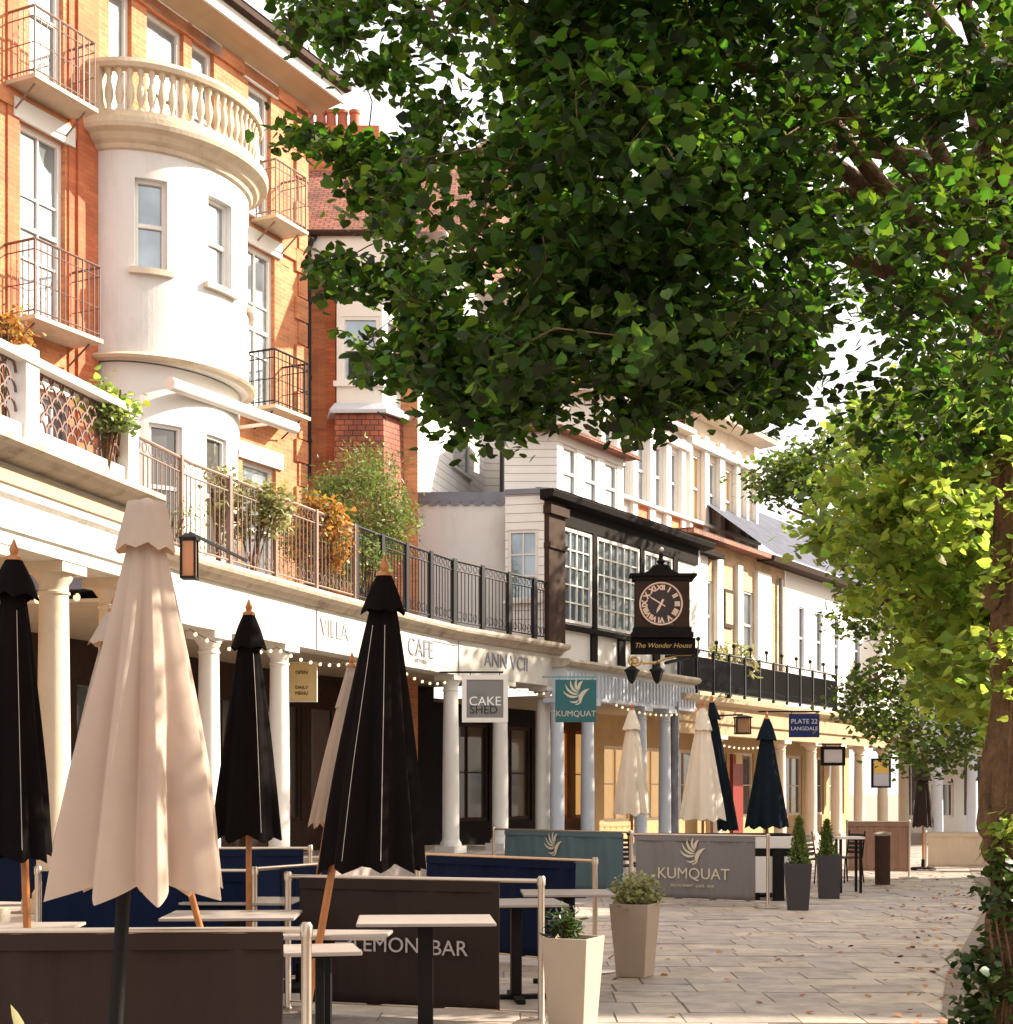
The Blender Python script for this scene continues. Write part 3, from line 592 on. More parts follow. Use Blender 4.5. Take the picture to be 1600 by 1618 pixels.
for x0, x1 in ((107, 146), (10, 28)): fbox(b, KL, KL.px(x0), KL.px(x1), 4.6, KE-.3, 0, .03)
fbox(b, KL, KL.px(118), KL.px(150), 4.6, KE-.3, .031, .07)
b.build('pilaster', 'redbrick', K)
b = MB(); z = 4.6; k = 0
while z < KE-.5:
    fbox(b, KL, KS-(.34 if k % 2 else .24), KS+.03, z, z+.40, 0, .05 if k % 2 else .035); z += .43; k += 1
b.build('quoins', 'brick', K)
b = MB()                                 # bands
fbox(b, KL, 0, KS+.02, 11.22, 11.42, 0, .045); fbox(b, KL, 0, KS+.02, KE-.42, KE-.22, 0, .05)
b.build('string_course', 'spandrel', K)
b = MB(); fprof(b, KL, -1, KS+.42, [(0, KE-.22), (.2, KE-.12), (.52, KE-.06), (.52, KE+.0), (0, KE+.0)]); b.build('eave_soffit', 'soffit', K)
b = MB(); fprof(b, KL, -1, KS+.45, [(.522, KE-.08), (.522, KE+.22), (.57, KE+.22), (.57, KE-.08)]); b.build('fascia_board', 'white', K)
b = MB(); fprof(b, KL, -1, KS+.48, [(.57, KE+.12), (.70, KE+.14), (.70, KE+.24), (.57, KE+.24)]); b.build('gutter', 'timberbrown', K)
b = MB(); a0, a1 = KL.pt(-1, KE+.26, .72), KL.pt(KS+.5, KE+.26, .72); c1, c0 = KL.pt(KS-3, KE+4.2, -5), KL.pt(-1, KE+4.2, -5); e1 = KL.pt(KS+.5, KE+.26, -9)
b.quad(a0, a1, c1, c0, [(0, 0), (17, 0), (14, 7), (0, 7)]); b.add([a1, e1, c1], [(0, 1, 2)], [[(0, 0), (9, 0), (4, 6)]]); b.build('roof', 'rooftile', K)
# bowed bay
n_ = Vector((uK.y, -uK.x)); Jm = KC-uK*(KS-(sJ1+sJ2)/2)
def bow(aa, bb, n=56, ext=0.0):
    return Face([tuple(Jm-uK*(aa*cos(pi*i/n))+n_*(bb*sin(pi*i/n)+(-.02))) for i in range(n+1)])
BW = bow(1.6, 1.2)
def bq(x): return BW.px(x)
def bow_win(x0, x1, y0, y1):
    # the bow bulges: search along it for the visible s of the columns
    def vis(x):
        best = None
        for i in range(400):
            q = BW.len*i/399*0.78; P = BW.pt(q, 0)
            e = abs(CX+F*P.x/P.y-x)
            if best is None or e < best[0]: best = (e, q)
        return best[1]
    a, c = vis(x0), vis(x1); Ym = BW.pt((a+c)/2, 0).y
    return (a, c, zs(y1, Ym), zs(y0, Ym))
bo = [bow_win(213, 264, 290, 452), bow_win(329, 366, 325, 487)]
zt_ = (9.62+11.28)/2
bo = [(o[0], o[1], 9.46, 10.82) for o in bo]
bo.append((bo[1][1]+(bo[1][0]-bo[0][1]), min(BW.len-.3, bo[1][1]+(bo[1][0]-bo[0][1])+.6), 9.46, 10.82))
BZ0, BZ1 = 8.1, 11.22
b = MB(); wall(b, BW, 0, BW.len, BZ0, BZ1, bo, .16); b.build('bay_wall', 'bay', K)
for o in bo: window(BW, o, K, 'white', 'glass', 1, 1, .15, 0, .05, sill=.09, sillm='cream', name='bay_window')
b = MB(); ring = [BW.pt(q, BZ0, .0) for q in BW.breaks(0, BW.len)]
b.add([tuple(p) for p in ring], [tuple(range(len(ring)))[::-1]]); b.build('bay_soffit', 'bay', K)
b = MB(); fprof(b, BW, 0, BW.len, [(.0, BZ0-.02), (.10, BZ0-.0), (.13, BZ0+.04), (.08, BZ0+.08), (.0, BZ0+.11)]); b.build('bay_base_moulding', 'stone', K)
b = MB(); fprof(b, BW, 0, BW.len, [(.0, BZ1), (.05, BZ1+.02), (.07, BZ1+.08), (.14, BZ1+.12), (.20, BZ1+.20), (.30, BZ1+.24), (.32, BZ1+.30), (.32, BZ1+.38), (-.2, BZ1+.38), (-.2, BZ1)]); b.build('bay_cornice', 'stone', K)
b = MB(); ring = [BW.pt(q, BZ1+.34, .2) for q in BW.breaks(0, BW.len)]; b.add([tuple(p) for p in ring], [tuple(range(len(ring)))]); b.build('balcony_floor', 'stone', K)
BB = bow(1.72, 1.32)
zb0 = BZ1+.38
b = MB(); fprof(b, BB, .05, BB.len-.05, [(-.09, zb0), (.09, zb0), (.09, zb0+.13), (-.09, zb0+.13)]); fprof(b, BB, .05, BB.len-.05, [(-.10, zb0+.78), (.10, zb0+.78), (.13, zb0+.84), (.10, zb0+.91), (-.10, zb0+.91)]); 
for q in (.14, BB.len-.14): fbox(b, BB, q-.12, q+.12, zb0, zb0+.9, -.11, .11)
b.build('balustrade', 'stone', K)
nb = 27
for i in range(nb):
    q = .36+(BB.len-.72)*i/(nb-1); P = BB.pt(q, zb0+.13); b = MB()
    b.lathe([(.062, 0), (.062, .03), (.035, .06), (.032, .11), (.055, .19), (.068, .27), (.058, .36), (.034, .46), (.030, .54), (.052, .58), (.055, .65)], tuple(P), 12); b.build('baluster', 'stone', K, smooth=True)
# ground storey bow under the bay + roller awning
BG = bow(1.52, 1.0)
go = []
for f0 in (.20, .46, .72): go.append((BG.len*f0, BG.len*f0+.55, 5.3, 7.2))
b = MB(); wall(b, BG, 0, BG.len, 4.5, BZ0-.02, go, .12); b.build('bow_wall', 'white', K)
for o in go: window(BG, o, K, 'white', 'darkglass', 1, 1, .1, 0, .05, sill=.06, name='bow_window')
P0 = Vector(at(268, 606, 22.7)); P1 = Vector(at(466, 677, 26.0)); 
b = MB(); b.tube([P0, P1], .10, 12); b.build('awning_roll', 'canvaswhite', K, smooth=True)
b = MB()
for t in (.15, .85): P = P0.lerp(P1, t); b.bar(P, P+Vector((-.9, .45, 0)), .05)
b.build('awning_bracket', 'whitemetal', K)
# iron balconies
def iron_balcony(q0, q1, z, depth, m, h=.95):
    fc = Face([tuple(KL.pt(q0, 0, 0).xy), tuple(KL.pt(q0, 0, depth).xy), tuple(KL.pt(q1, 0, depth).xy), tuple(KL.pt(q1, 0, 0).xy)])
    fl_ = MB(); fbox(fl_, KL, q0-.03, q1+.03, z-.06, z, 0, depth+.04); fo = fl_.build('balcony_slab', 'stone', K)
    b = MB(); cs = [0, depth, depth+q1-q0, 2*depth+q1-q0]
    for zz, r_ in ((z+h, .02), (z+h-.14, .01), (z+.07, .012), (z+.45, .008)):
        for a_, c_ in zip(cs[:-1], cs[1:]): b.tube([KL.pt(q0, zz, 0) if a_ == 0 else KL.pt(q0 if a_ == cs[1] else q1, zz, depth), KL.pt(q0, zz, depth) if a_ == 0 else (KL.pt(q1, zz, depth) if a_ == cs[1] else KL.pt(q1, zz, 0))], r_, 5)
    n = int((q1-q0)/.11)
    for i in range(n+1): q = q0+(q1-q0)*i/n; b.tube([KL.pt(q, z, depth), KL.pt(q, z+h, depth)], .009 if i % 4 else .016, 5)
    for sgn in (q0, q1):
        for k in range(1, 5): b.tube([KL.pt(sgn, z, depth*k/5), KL.pt(sgn, z+h-.02, depth*k/5)], .009, 5)
    b.tube([KL.pt(q0+.1, z-.08, depth*.8), KL.pt(q0+.1, z-.35, .05)], .015, 5); b.tube([KL.pt(q1-.1, z-.08, depth*.8), KL.pt(q1-.1, z-.35, .05)], .015, 5)
    b.build('balcony_railing', m, K)
iron_balcony(KL.px(8), KL.px(112), 8.2, .55, 'redoxide', 1.05)
iron_balcony(KL.px(12), KL.px(108), 11.55, .5, 'browniron', .95)
iron_balcony(KL.px(392), KL.px(446), 11.5-3.25, .55, 'iron', .95)
iron_balcony(KL.px(398), KL.px(446), 11.55, .5, 'browniron', .95)
# downpipe at the corner
b = MB(); P = at(487, 755, 27.95); b.tube([P, at(487, 395, 27.95), at(492, 380, 27.95), at(500, 372, 28.3)], .055, 8)
for yy in (480, 600, 700): p = at(487, yy, 27.95); b.lathe([(.07, 0), (.07, .07)], tuple(p), 10)
b.build('downpipe', 'iron', K, smooth=True)

# ------------------------------------------------------------------ tile-hung house
YE = 28.6
E = thing('tile_hung_house', 'red brick house with hung clay tiles below a white casement and tiled roof', 'building', (xs(560, YE), YE, 0))
EL = Face([(xs(486, YE), YE), (xs(700, YE), YE)])
b = MB(); wall(b, EL, 0, EL.px(660), 0, 11.6, [], 0); b.build('wall', 'brick', E)
b = MB(); fbox(b, EL, EL.px(516), EL.px(530), 4.5, 11.3, 0, .06); b.build('pilaster', 'redbrick', E)
EB = Face([(xs(531, YE), YE+.0), (xs(532, YE-.5), YE-.5), (xs(604, YE-.5), YE-.5), (xs(652, YE+.35), YE+.35)])
eo = [(EB.px(538), EB.px(600), zs(603, 28.1), zs(500, 28.1)), (EB.px(611), EB.px(646), zs(603, 28.3), zs(505, 28.3))]
b = MB(); wall(b, EB, 0, EB.len, 8.75, 11.3, eo, .08); b.build('bay_wall', 'white', E)
window(EB, eo[0], E, 'white', 'glass', 1, 1, .07, 0, .06, sill=.1, name='bay_window'); window(EB, eo[1], E, 'white', 'glass', 2, 1, .07, 0, .05, sill=.1, name='bay_window')
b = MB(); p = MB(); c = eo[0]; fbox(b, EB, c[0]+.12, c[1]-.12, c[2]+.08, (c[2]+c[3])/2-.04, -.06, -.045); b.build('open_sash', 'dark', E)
b = MB(); fprof(b, EB, 0, EB.len, [(0, 8.62), (.16, 8.60), (.18, 8.66), (.05, 8.80), (0, 8.80)]); b.build('bay_apron', 'bluewhite', E)
b = MB(); r = EB.breaks(0, EB.len)
for i in range(len(r)-1):
    b.quad(EB.pt(r[i], 6.4, .10), EB.pt(r[i+1], 6.4, .10), EB.pt(r[i+1], 8.62, .04), EB.pt(r[i], 8.62, .04), [(r[i], 6.4), (r[i+1], 6.4), (r[i+1], 8.62), (r[i], 8.62)])
b.build('tile_hanging', 'tilehung', E)
b = MB(); fbox(b, EL, 0, EL.px(612), 11.35, 11.95, .0, .45); b.build('eave_board', 'white', E)
b = MB(); b.tube([EL.pt(-.1, 11.95, .52), EL.pt(EL.px(640), 11.95, .52)], .06, 8); b.build('gutter', 'timberbrown', E)
b = MB(); b.quad(EL.pt(-1.5, 11.98, .5), EL.pt(3.6, 11.98, .5), EL.pt(3.6, 14.3, -2.4), EL.pt(-1.5, 14.3, -2.4), [(0, 0), (5, 0), (5, 3.7), (0, 3.7)])
b.quad(EL.pt(3.6, 11.98, .5), EL.pt(3.9, 11.98, -5), EL.pt(3.6, 14.3, -2.4), EL.pt(3.6, 14.3, -2.4), [(0, 0), (5, 0), (3, 3), (3, 3)]); b.build('roof', 'rooftile', E)
b = MB(); b.box(xs(478, 31.2), xs(600, 31.2), 31.0, 31.8, 13.2, zs(205, 31.2)); b.build('chimney', 'brick', E)
for x in (488, 507, 523, 541, 560): 
    b = MB(); b.lathe([(.12, 0), (.10, .2), (.095, .34), (.115, .36), (.115, .42), (.08, .42)], (xs(x, 31.3), 31.3, zs(205, 31.2)), 12); b.build('chimney_pot', 'terracotta', E, smooth=True)

# ------------------------------------------------------------------ white clapboard house between
YF = 31.5
Fh = thing('white_weatherboard_house', 'white weatherboard house with a red tiled roof, behind the leaves', 'building', (xs(700, 33), 33, 0))
FL = Face([(xs(652, 30.2), 30.2), (xs(660, 30.1), 30.1), (xs(765, 35.0), 35.0), (xs(900, 35.2), 35.2)])
fo_ = [(FL.px(715), FL.px(742), 8.6, 10.6), (FL.px(676), FL.px(700), 11.0, 12.4)]
b = MB(); wall(b, FL, 0, FL.len, 4, 13.0, fo_, .08); b.build('wall', 'clap', Fh)
for o in fo_: window(FL, o, Fh, 'white', 'glass', 1, 2, .07, 0, .06, sill=.06)
b = MB(); fprof(b, FL, 0, FL.len, [(0, 12.9), (.4, 13.0), (.4, 13.15), (0, 13.15)]); b.build('eave_board', 'white', Fh)
b = MB(); P = [FL.pt(0, 13.16, .4), FL.pt(FL.px(764), 13.16, .4), FL.pt(FL.len, 13.16, .4)]; T0, T1 = FL.pt(0, 16, -3), FL.pt(FL.len, 16, -3)
b.quad(P[0], P[1], T1, T0, [(0, 0), (5, 0), (8, 4), (0, 4)]); b.add([P[1], P[2], T1], [(0, 1, 2)], [[(0, 0), (4, 0), (4, 4)]]); b.build('roof', 'rooftile', Fh)
b = MB(); b.tube([at(793, 782, 29.9), at(793, 700, 29.9)], .05, 8); b.lathe([(.055, 0), (.11, .2), (.14, .32), (.14, .36)], tuple(at(793, 706, 29.9)), 10); b.tube([at(793, 680, 29.9), at(792, 650, 30.2)], .04, 6); b.build('downpipe', 'iron', Fh, smooth=True)

# ------------------------------------------------------------------ timbered house with side wall
YS = 29.1
C = thing('timbered_house', 'black and white timbered house with large white lattice windows above a colonnade with blue-grey fascia and shade-blued columns', 'building', (CK[0], CK[1], 0))
SL = Face([(xs(640, YS+.5), YS+.5), (xs(798, YS+.5), YS+.5)]); SL2 = Face([(xs(798, YS+.2), YS+.2), (CK[0]-.02, YS+.04)])
zt = 7.42
b = MB(); wall(b, SL, 0, SL.len, 4.3, zt, [], 0); b.build('side_wall', 'bay', C)
so_ = (SL2.px(802), SL2.px(850), 5.3, zs(835, YS)); b = MB(); wall(b, SL2, 0, SL2.len, 4.0, zt, [so_], .08); b.build('side_wall_boards', 'clap', C)
window(SL2, so_, C, 'white', 'glass', 2, 3, .07, 0, .06, sill=.06, mid=False)
b = MB(); n = 9
fbox(b, SL, -.05, SL.len+.02, zt-.16, zt+.03, 0, .05)
for i in range(n):
    q = SL.len*(i+.5)/n; P = [SL.pt(q+.1*cos(a), zt-.16+.07*sin(a), .048) for a in [pi+pi*k/6 for k in range(7)]]; b.add([tuple(p) for p in P], [tuple(range(7))])
fbox(b, SL2, 0, SL2.len+.1, zt-.08, zt+.02, 0, .05)
b.build('lead_flashing', 'lead', C)
b = MB(); b.add([SL.pt(0, zt, 0), SL.pt(SL.len, zt, 0), SL2.pt(SL2.len, zt, 0), CL.pt(7.1, zt, -.0), CL.pt(7.1, zt, -5), SL.pt(0, zt, -4)], [(0, 1, 2, 3, 4, 5)]); b.build('flat_roof', 'lead', C)
CE = 7.25
cw = [(CL.px(888), CL.px(933), 4.95, 6.80), (CL.px(941), CL.px(1008), 4.95, 6.80), (CL.px(1016), CL.px(1060), 4.95, 6.80)]
b = MB(); wall(b, CL, 0, 7.1, ZS, CE, cw, .06); b.build('wall', 'white', C)
for o, nx in zip(cw, (4, 6, 4)): window(CL, o, C, 'white', 'glassmid', nx, 5, .02, 0, .06, .028, name='lattice_window', mid=False)
b = MB()
def tb(x0, x1, z0, z1, d=.05): fbox(b, CL, CL.px(x0), CL.px(x1), z0, z1, 0, d)
tb(934, 940.5, 4.86, 6.83); tb(1009, 1015, 4.86, 6.83); tb(1061, 1068, 4.86, 6.83); tb(884, 1100, 4.80, 4.90, .09); tb(884, 1100, 6.83, 7.2, .05)
tb(932, 941, 4.12, 4.797); tb(975, 985, 4.12, 4.797); tb(1030, 1040, 4.12, 4.797); tb(1080, 1090, 4.12, 4.797)
b.build('timber_frame', 'timber', C)
b = MB(); fbox(b, CL, -.02, CL.px(886), 4.35, 7.2, -.01, .10); fbox(b, CL, -.06, CL.px(888), 6.95, 7.12, -.01, .17); fbox(b, CL, -.04, CL.px(887), 6.3, 6.4, -.01, .14); b.build('corner_post', 'timberbrown', C)
b = MB(); fprof(b, CL, -.2, 7.3, [(0, CE-.05), (.28, CE+.0), (.32, CE+.10), (.28, CE+.14), (0, CE+.14)]); b.build('eave', 'timber', C)
b = MB(); b.quad(CL.pt(-.1, CE+.145, .31), CL.pt(7.3, CE+.145, .31), CL.pt(7.3, CE+.5, -.9), CL.pt(1.1, CE+.5, -.9), [(0, 0), (7.5, 0), (7.5, 1.6), (0, 1.6)]); b.build('lean_roof', 'rooftile', C)
# colonnade under it
b = MB(); fprof(b, CL, .25, 6.15, [(.30, 3.42), (.30, 4.02), (.0, 4.02), (.0, 3.42)]); b.build('entablature', 'bluewhite', C)
b = MB(); fprof(b, CL, .2, 6.2, [(.30, 4.022), (.42, 4.06), (.46, 4.12), (.40, 4.18), (-.2, 4.22), (-.2, 4.022)]); b.build('cornice', 'cornice', C)
b = MB()
for i in range(38): q = .3+5.8*i/37; fbox(b, CL, q-.03, q+.03, 3.5, 3.94, .30, .325)
b.build('fascia_slats', 'bluewhite', C)
for x in (880, 928, 1012, 1050): column(C, CL, CL.px(x, .15), d=.15, r=.14, z0=.3, z1=3.42, m='bluewhite')
co = [(.6+1.75*i, 2.1+1.75*i, 1.0, 3.05) for i in range(4)]
b = MB(); wall(b, CL, -1.2, 4.0, .3, 3.5, co[:2], .1, d=-2.6); b.build('shop_wall', 'timber', C)
b = MB(); wall(b, CL, 4.0, 7.6, .3, 3.5, co[2:], .1, d=-2.6); b.build('shop_wall', 'wooddark', C)
for i, o in enumerate(co): window(CL, o, C, 'wood' if i > 1 else 'timberbrown', 'litglass' if i > 1 else 'darkglass', 2, 2, .1, -2.6, .08, name='shop_window', mid=False)
b = MB(); fprof(b, CL, 0, 7.1, [(-.01, 3.43), (-.01, 3.47), (-2.6, 3.47), (-2.6, 3.43)]); b.build('ceiling', 'soffit', C)
# upper dormer storey
D2 = offs(CK, uC, -1.25, 0, 10); q0 = D2.px(880); P = D2.pt(q0, 0)
DS = Face([(xs(796, P.y+.02), P.y+.02), (P.x, P.y)]); 
b = MB(); wall(b, DS, 0, DS.len, 7.42, 9.2, [], 0)
Ld = D2.px(985)-q0; do = [(q0+Ld*(.08+.31*k), q0+Ld*(.28+.31*k), 7.85, 9.0) for k in range(3)]
wall(b, D2, q0, q0+Ld, 7.42, 9.2, do, .08); wall(b, Face([tuple(D2.pt(q0+Ld, 0).xy), tuple(D2.pt(q0+Ld, 0, -3).xy)]), 0, 3, 7.42, 9.2); b.build('upper_wall', 'clap', C)
for o in do: window(D2, o, C, 'white', 'glass', 1, 2, .07, 0, .06, sill=.05, name='upper_window')
b = MB(); z = 9.2; E0 = DS.pt(-.25, z, .25); E1 = D2.pt(q0-.3, z, .3); E2 = D2.pt(q0+Ld+.25, z, .3); Tm = D2.pt(q0+Ld*.6, z+.75, -1.9); Tn = DS.pt(0, z+.75, -1.4)
for dz in (0,): b.hexa([E0, E1, E2, D2.pt(q0+Ld+.25, z, -3)]+[p+Vector((0, 0, .07)) for p in (E0, E1, E2, D2.pt(q0+Ld+.25, z, -3))])
b.quad(E1+Vector((0, 0, .072)), E2+Vector((0, 0, .072)), Tm, Tn, [(0, 0), (4, 0), (4, 2), (0, 2)]); b.quad(E0+Vector((0, 0, .072)), E1+Vector((0, 0, .072)), Tn, Tn, [(0, 0), (2, 0), (1, 1), (1, 1)]); b.build('upper_roof', 'rooftile', C)

# ------------------------------------------------------------------ tall bow-windowed row behind
GL = offs(CK, uC, -2.95, 0, 20)
G = thing('white_bay_house', 'tall white house of sash windows with brick spandrels, in the middle of the terrace', 'building', tuple(GL.pt(GL.px(1000), 0)))
g0, g1, g2 = GL.px(940), GL.px(1082), GL.px(1192)
P = GL.pt(g0, 0); GS = Face([(xs(868, P.y), P.y), (P.x, P.y)])
def row(fc, xs_, z0, z1): return [(fc.px(a), fc.px(c), z0, z1) for a, c in xs_]
go1 = row(GL, [(950, 968), (975, 993), (1002, 1020), (1030, 1046), (1055, 1070)], 9.1, 10.7)
b = MB(); wall(b, GS, 0, GS.len, 7.4, 11.3, [], 0); wall(b, GL, g0, g1, 7.0, 11.3, go1, .1); b.build('wall', 'white', G)
for o in go1: window(GL, o, G, 'white', 'glass', 1, 1, .08, 0, .05, sill=.06)
b = MB()
for x0, x1 in ((996, 1024), (1052, 1076)): b = MB(); fbox(b, GL, GL.px(x0), GL.px(x1), 8.35, 8.98, 0, .05); b.build('spandrel', 'spandrel', G)
b = MB(); e = [GS.pt(-.3, 11.3, .3), GL.pt(g0-.35, 11.3, .35), GL.pt(g1, 11.3, .35), GL.pt(g1, 11.3, -4), GS.pt(-.3, 11.3, -5)]
b.add([tuple(p) for p in e]+[tuple(p+Vector((0, 0, .12))) for p in e], [(0, 4, 3, 2, 1), (5, 6, 7, 8, 9)]+[(i, (i+1) % 5, 5+(i+1) % 5, 5+i) for i in range(5)]); b.build('eave', 'cream', G)
b = MB(); up = Vector((0, 0, .125)); T = GL.pt(g0+1.5, 13.0, -2.4); T2 = GL.pt(g1, 13.0, -2.4)
b.quad(e[1]+up, e[2]+up, T2, T, [(0, 0), (6, 0), (5, 3), (1, 3)]); b.add([e[0]+up, e[1]+up, T], [(0, 1, 2)], [[(0, 0), (2, 0), (2, 2)]]); b.build('roof', 'rooftile', G)
H = thing('cream_sash_house', 'cream and orange house with ochre blinds in its tall sashes, right end of the terrace', 'building', tuple(GL.pt(g2, 0)))
ho = row(GL, [(1088, 1106), (1114, 1130), (1139, 1156), (1163, 1172), (1177, 1187)], 9.1, 10.9)
b = MB(); wall(b, GL, g1+.01, g2, 7.0, 11.95, ho, .1); wall(b, Face([tuple(GL.pt(g2, 0).xy), tuple(GL.pt(g2, 0, -5).xy)]), 0, 5, 7, 11.95); b.build('wall', 'cream', H)
for a_, c_ in ((943, 949), (969, 974), (994, 1001), (1021, 1029), (1047, 1054), (1071, 1077)): b = MB(); fbox(b, GL, GL.px(a_), GL.px(c_), 8.2, 11.15, .001, .12); b.build('pier', 'white', G)
b = MB(); fbox(b, GL, g0, g1, 10.85, 11.05, .001, .20); fbox(b, GL, g0, g1, 8.98, 9.06, .051, .19); b.build('band', 'white', G)
for a_, c_ in ((1083, 1087), (1107, 1113), (1131, 1138), (1157, 1162), (1173, 1176), (1188, 1191)): b = MB(); fbox(b, GL, GL.px(a_), GL.px(c_), 8.2, 11.5, .001, .14); b.build('pier', 'white', H)
b = MB(); fbox(b, GL, g1+.02, g2, 11.1, 11.3, .001, .22); fbox(b, GL, g1+.02, g2, 8.98, 9.06, .061, .21); b.build('band', 'white', H)
for i, o in enumerate(ho): window(GL, o, H, 'white', 'blind' if i in (0, 2) else 'glass', 1, 1, .08, 0, .05, sill=.06)
b = MB()
for x0, x1 in ((1084, 1108), (1135, 1158)): b = MB(); fbox(b, GL, GL.px(x0), GL.px(x1), 8.25, 8.98, 0, .06); b.build('spandrel', 'spandrel', H)
b = MB(); fprof(b, GL, g1, g2+.4, [(0, 11.95), (.55, 12.0), (.6, 12.12), (0, 12.14)]); b.build('eave', 'cream', H)
b = MB(); b.quad(GL.pt(g1, 12.15, .6), GL.pt(g2+.4, 12.15, .6), GL.pt(g2-1, 14, -2.4), GL.pt(g1, 14, -2.4), [(0, 0), (6, 0), (5, 3), (0, 3)]); b.add([GL.pt(g2+.4, 12.15, .6), GL.pt(g2+.4, 12.15, -5), GL.pt(g2-1, 14, -2.4)], [(0, 1, 2)], [[(0, 0), (5, 0), (3, 3)]]); b.build('roof', 'rooftile', H)
# lower front parts of these houses
LL = offs(CK, uC, -1.3, 0, 40)
l0, l1 = LL.px(1075), LL.px(1240)
lo = row(LL, [(1112, 1126), (1168, 1190)], 5.2, 7.0)
b = MB(); wall(b, LL, l0, l1, 3.6, 7.95, lo, .1)
wall(b, Face([tuple(LL.pt(l0, 0, -2).xy), tuple(LL.pt(l0, 0).xy)]), 0, 2, 3.6, 7.95); b.build('lower_wall', 'tanbrick', H)
for o in lo: window(LL, o, H, 'white', 'glass', 1, 2, .08, 0, .05, sill=.06)
b = MB()
for x0, x1 in ((1096, 1111), (1127, 1136), (1160, 1167), (1191, 1212)): b = MB(); fbox(b, LL, LL.px(x0), LL.px(x1), 4.3, 7.6, 0, .12); b.build('white_pilaster', 'white', H)
b = MB(); fbox(b, LL, LL.px(1142), LL.px(1156), 5.9, 6.9, 0, .05); b.build('wall_plaque', 'timberbrown', H)
b = MB(); fbox(b, LL, LL.px(1143.5), LL.px(1154.5), 6.0, 6.8, .051, .06); b.build('plaque_face', 'creamsign', H)
b = MB(); fprof(b, LL, l0-.2, l1, [(0, 7.95), (.45, 7.92), (.45, 8.05), (-1.6, 8.16), (-1.6, 7.95)]); b.build('lean_roof', 'rooftile', H)
b = MB(); fprof(b, LL, LL.px(1082), LL.px(1125), [(0.02, 7.55), (.35, 7.55), (.35, 7.66), (.02, 7.74)]); b.build('door_canopy', 'timber', H)
I_ = thing('slate_roofed_house', 'white house under a dark slate roof, partly behind the lime leaves', 'building', tuple(LL.pt(LL.px(1300), 0)))
i1 = LL.px(1470)
io = row(LL, [(1262, 1270), (1290, 1298), (1318, 1324), (1350, 1358)], 5.2, 7.0)
b = MB(); wall(b, LL, l1+.01, i1, 3.4, 7.9, io, .1); b.build('wall', 'white', I_)
for o in io: window(LL, o, I_, 'bluewhite', 'darkglass', 1, 1, .08, 0, .04)
b = MB(); q = LL.px(1228)-.0; b.tube([LL.pt(q, 7.6, .1), LL.pt(q, 4.3, .1)], .06, 8); b.build('downpipe', 'lead', I_)
b = MB(); fprof(b, LL, LL.px(1195), i1+1, [(0, 7.9), (.5, 7.88), (.55, 8.02), (0, 8.1)]); b.build('eave', 'timberbrown', I_)
b = MB(); q = LL.px(1197); b.quad(LL.pt(q, 8.08, .5), LL.pt(i1+1, 8.08, .5), LL.pt(i1+1, 10.6, -2.8), LL.pt(q, 10.6, -2.8), [(0, 0), (16, 0), (16, 4), (0, 4)]); b.quad(LL.pt(i1+1, 8.08, .5), LL.pt(i1+1, 8.08, -6), LL.pt(i1+1, 10.6, -2.8), LL.pt(i1+1, 10.6, -2.8)); b.build('roof', 'slate', I_)

# ------------------------------------------------------------------ far colonnade with its dark railing
DL = offs(CK, uC, .15, 0, 40)
Dc = thing('far_colonnade', 'sunlit cream colonnade with a dark spearhead balcony railing, beyond the clock', 'building', tuple(DL.pt(DL.px(1240), 0)))
d0, d1, d2 = DL.px(1066), DL.px(1318), DL.px(1446)
b = MB(); fprof(b, DL, d0, d2, [(0, 2.95), (0, 3.2), (.06, 3.22), (.06, 3.62), (-.3, 3.62), (-.3, 2.95)]); b.build('entablature', 'brownstone', Dc)
b = MB(); fprof(b, DL, d0, d2, [(0.06, 3.622), (.25, 3.7), (.28, 3.8), (-.3, 3.86), (-.3, 3.622)]); b.build('cornice', 'soffit', Dc)
b = MB(); fprof(b, DL, d0, d2, [(-.3, 3.63), (-.3, 3.8), (-3, 3.8), (-3, 3.63)]); b.build('terrace_floor', 'lead', Dc)
for x in (1130, 1232, 1281, 1321, 1357, 1394, 1428): column(Dc, DL, DL.px(x, -.2), d=-.2, r=.16, z0=.3, z1=2.95, m='cream')
fo2 = [(d0+.8+1.9*i, d0+2.2+1.9*i, .9, 2.7) for i in range(9)]
b = MB(); wall(b, DL, d0, d2, .3, 3.6, fo2, .1, d=-2.2); b.build('shop_wall', 'tan', Dc)
for i, o in enumerate(fo2): window(DL, o, Dc, 'cream', 'litglass' if i in (0, 1, 5) else 'darkglass', 2, 2, .1, -2.2, .08, name='shop_window', mid=False)
b = MB(); q = DL.px(1166, -1.3); fbox(b, DL, q-.33, q+.33, .3, 2.6, -1.4, -1.3); b.build('door', 'redpaint', Dc)
b = MB(); fbox(b, DL, q-.2, q+.2, 2.35, 2.6, -1.298, -1.27); b.build('door_sign', 'creamsign', Dc)
railing(Dc, DL, d0+.1, d1, 3.86, 1.0, 'iron', step=.055, panel=.95, r=.012, frieze=True, d=.05)
b = MB(); n = int((d1-d0)/.95)
for i in range(n+1): P = DL.pt(d0+.1+(d1-d0-.1)*i/n, 4.88, .05); b = MB(); b.tube([P, P+Vector((0, 0, .18))], .02, 6); b.ball(P+Vector((0, 0, .22)), .055, 8, 5); b.build('finial', 'iron', Dc)
b = MB(); P = DL.pt(d0-.05, 0, .0); b.tube([(P.x, P.y-.2, .3), (P.x, P.y-.2, 3.6)], .09, 8); b.build('downpipe', 'lead', Dc, smooth=True)
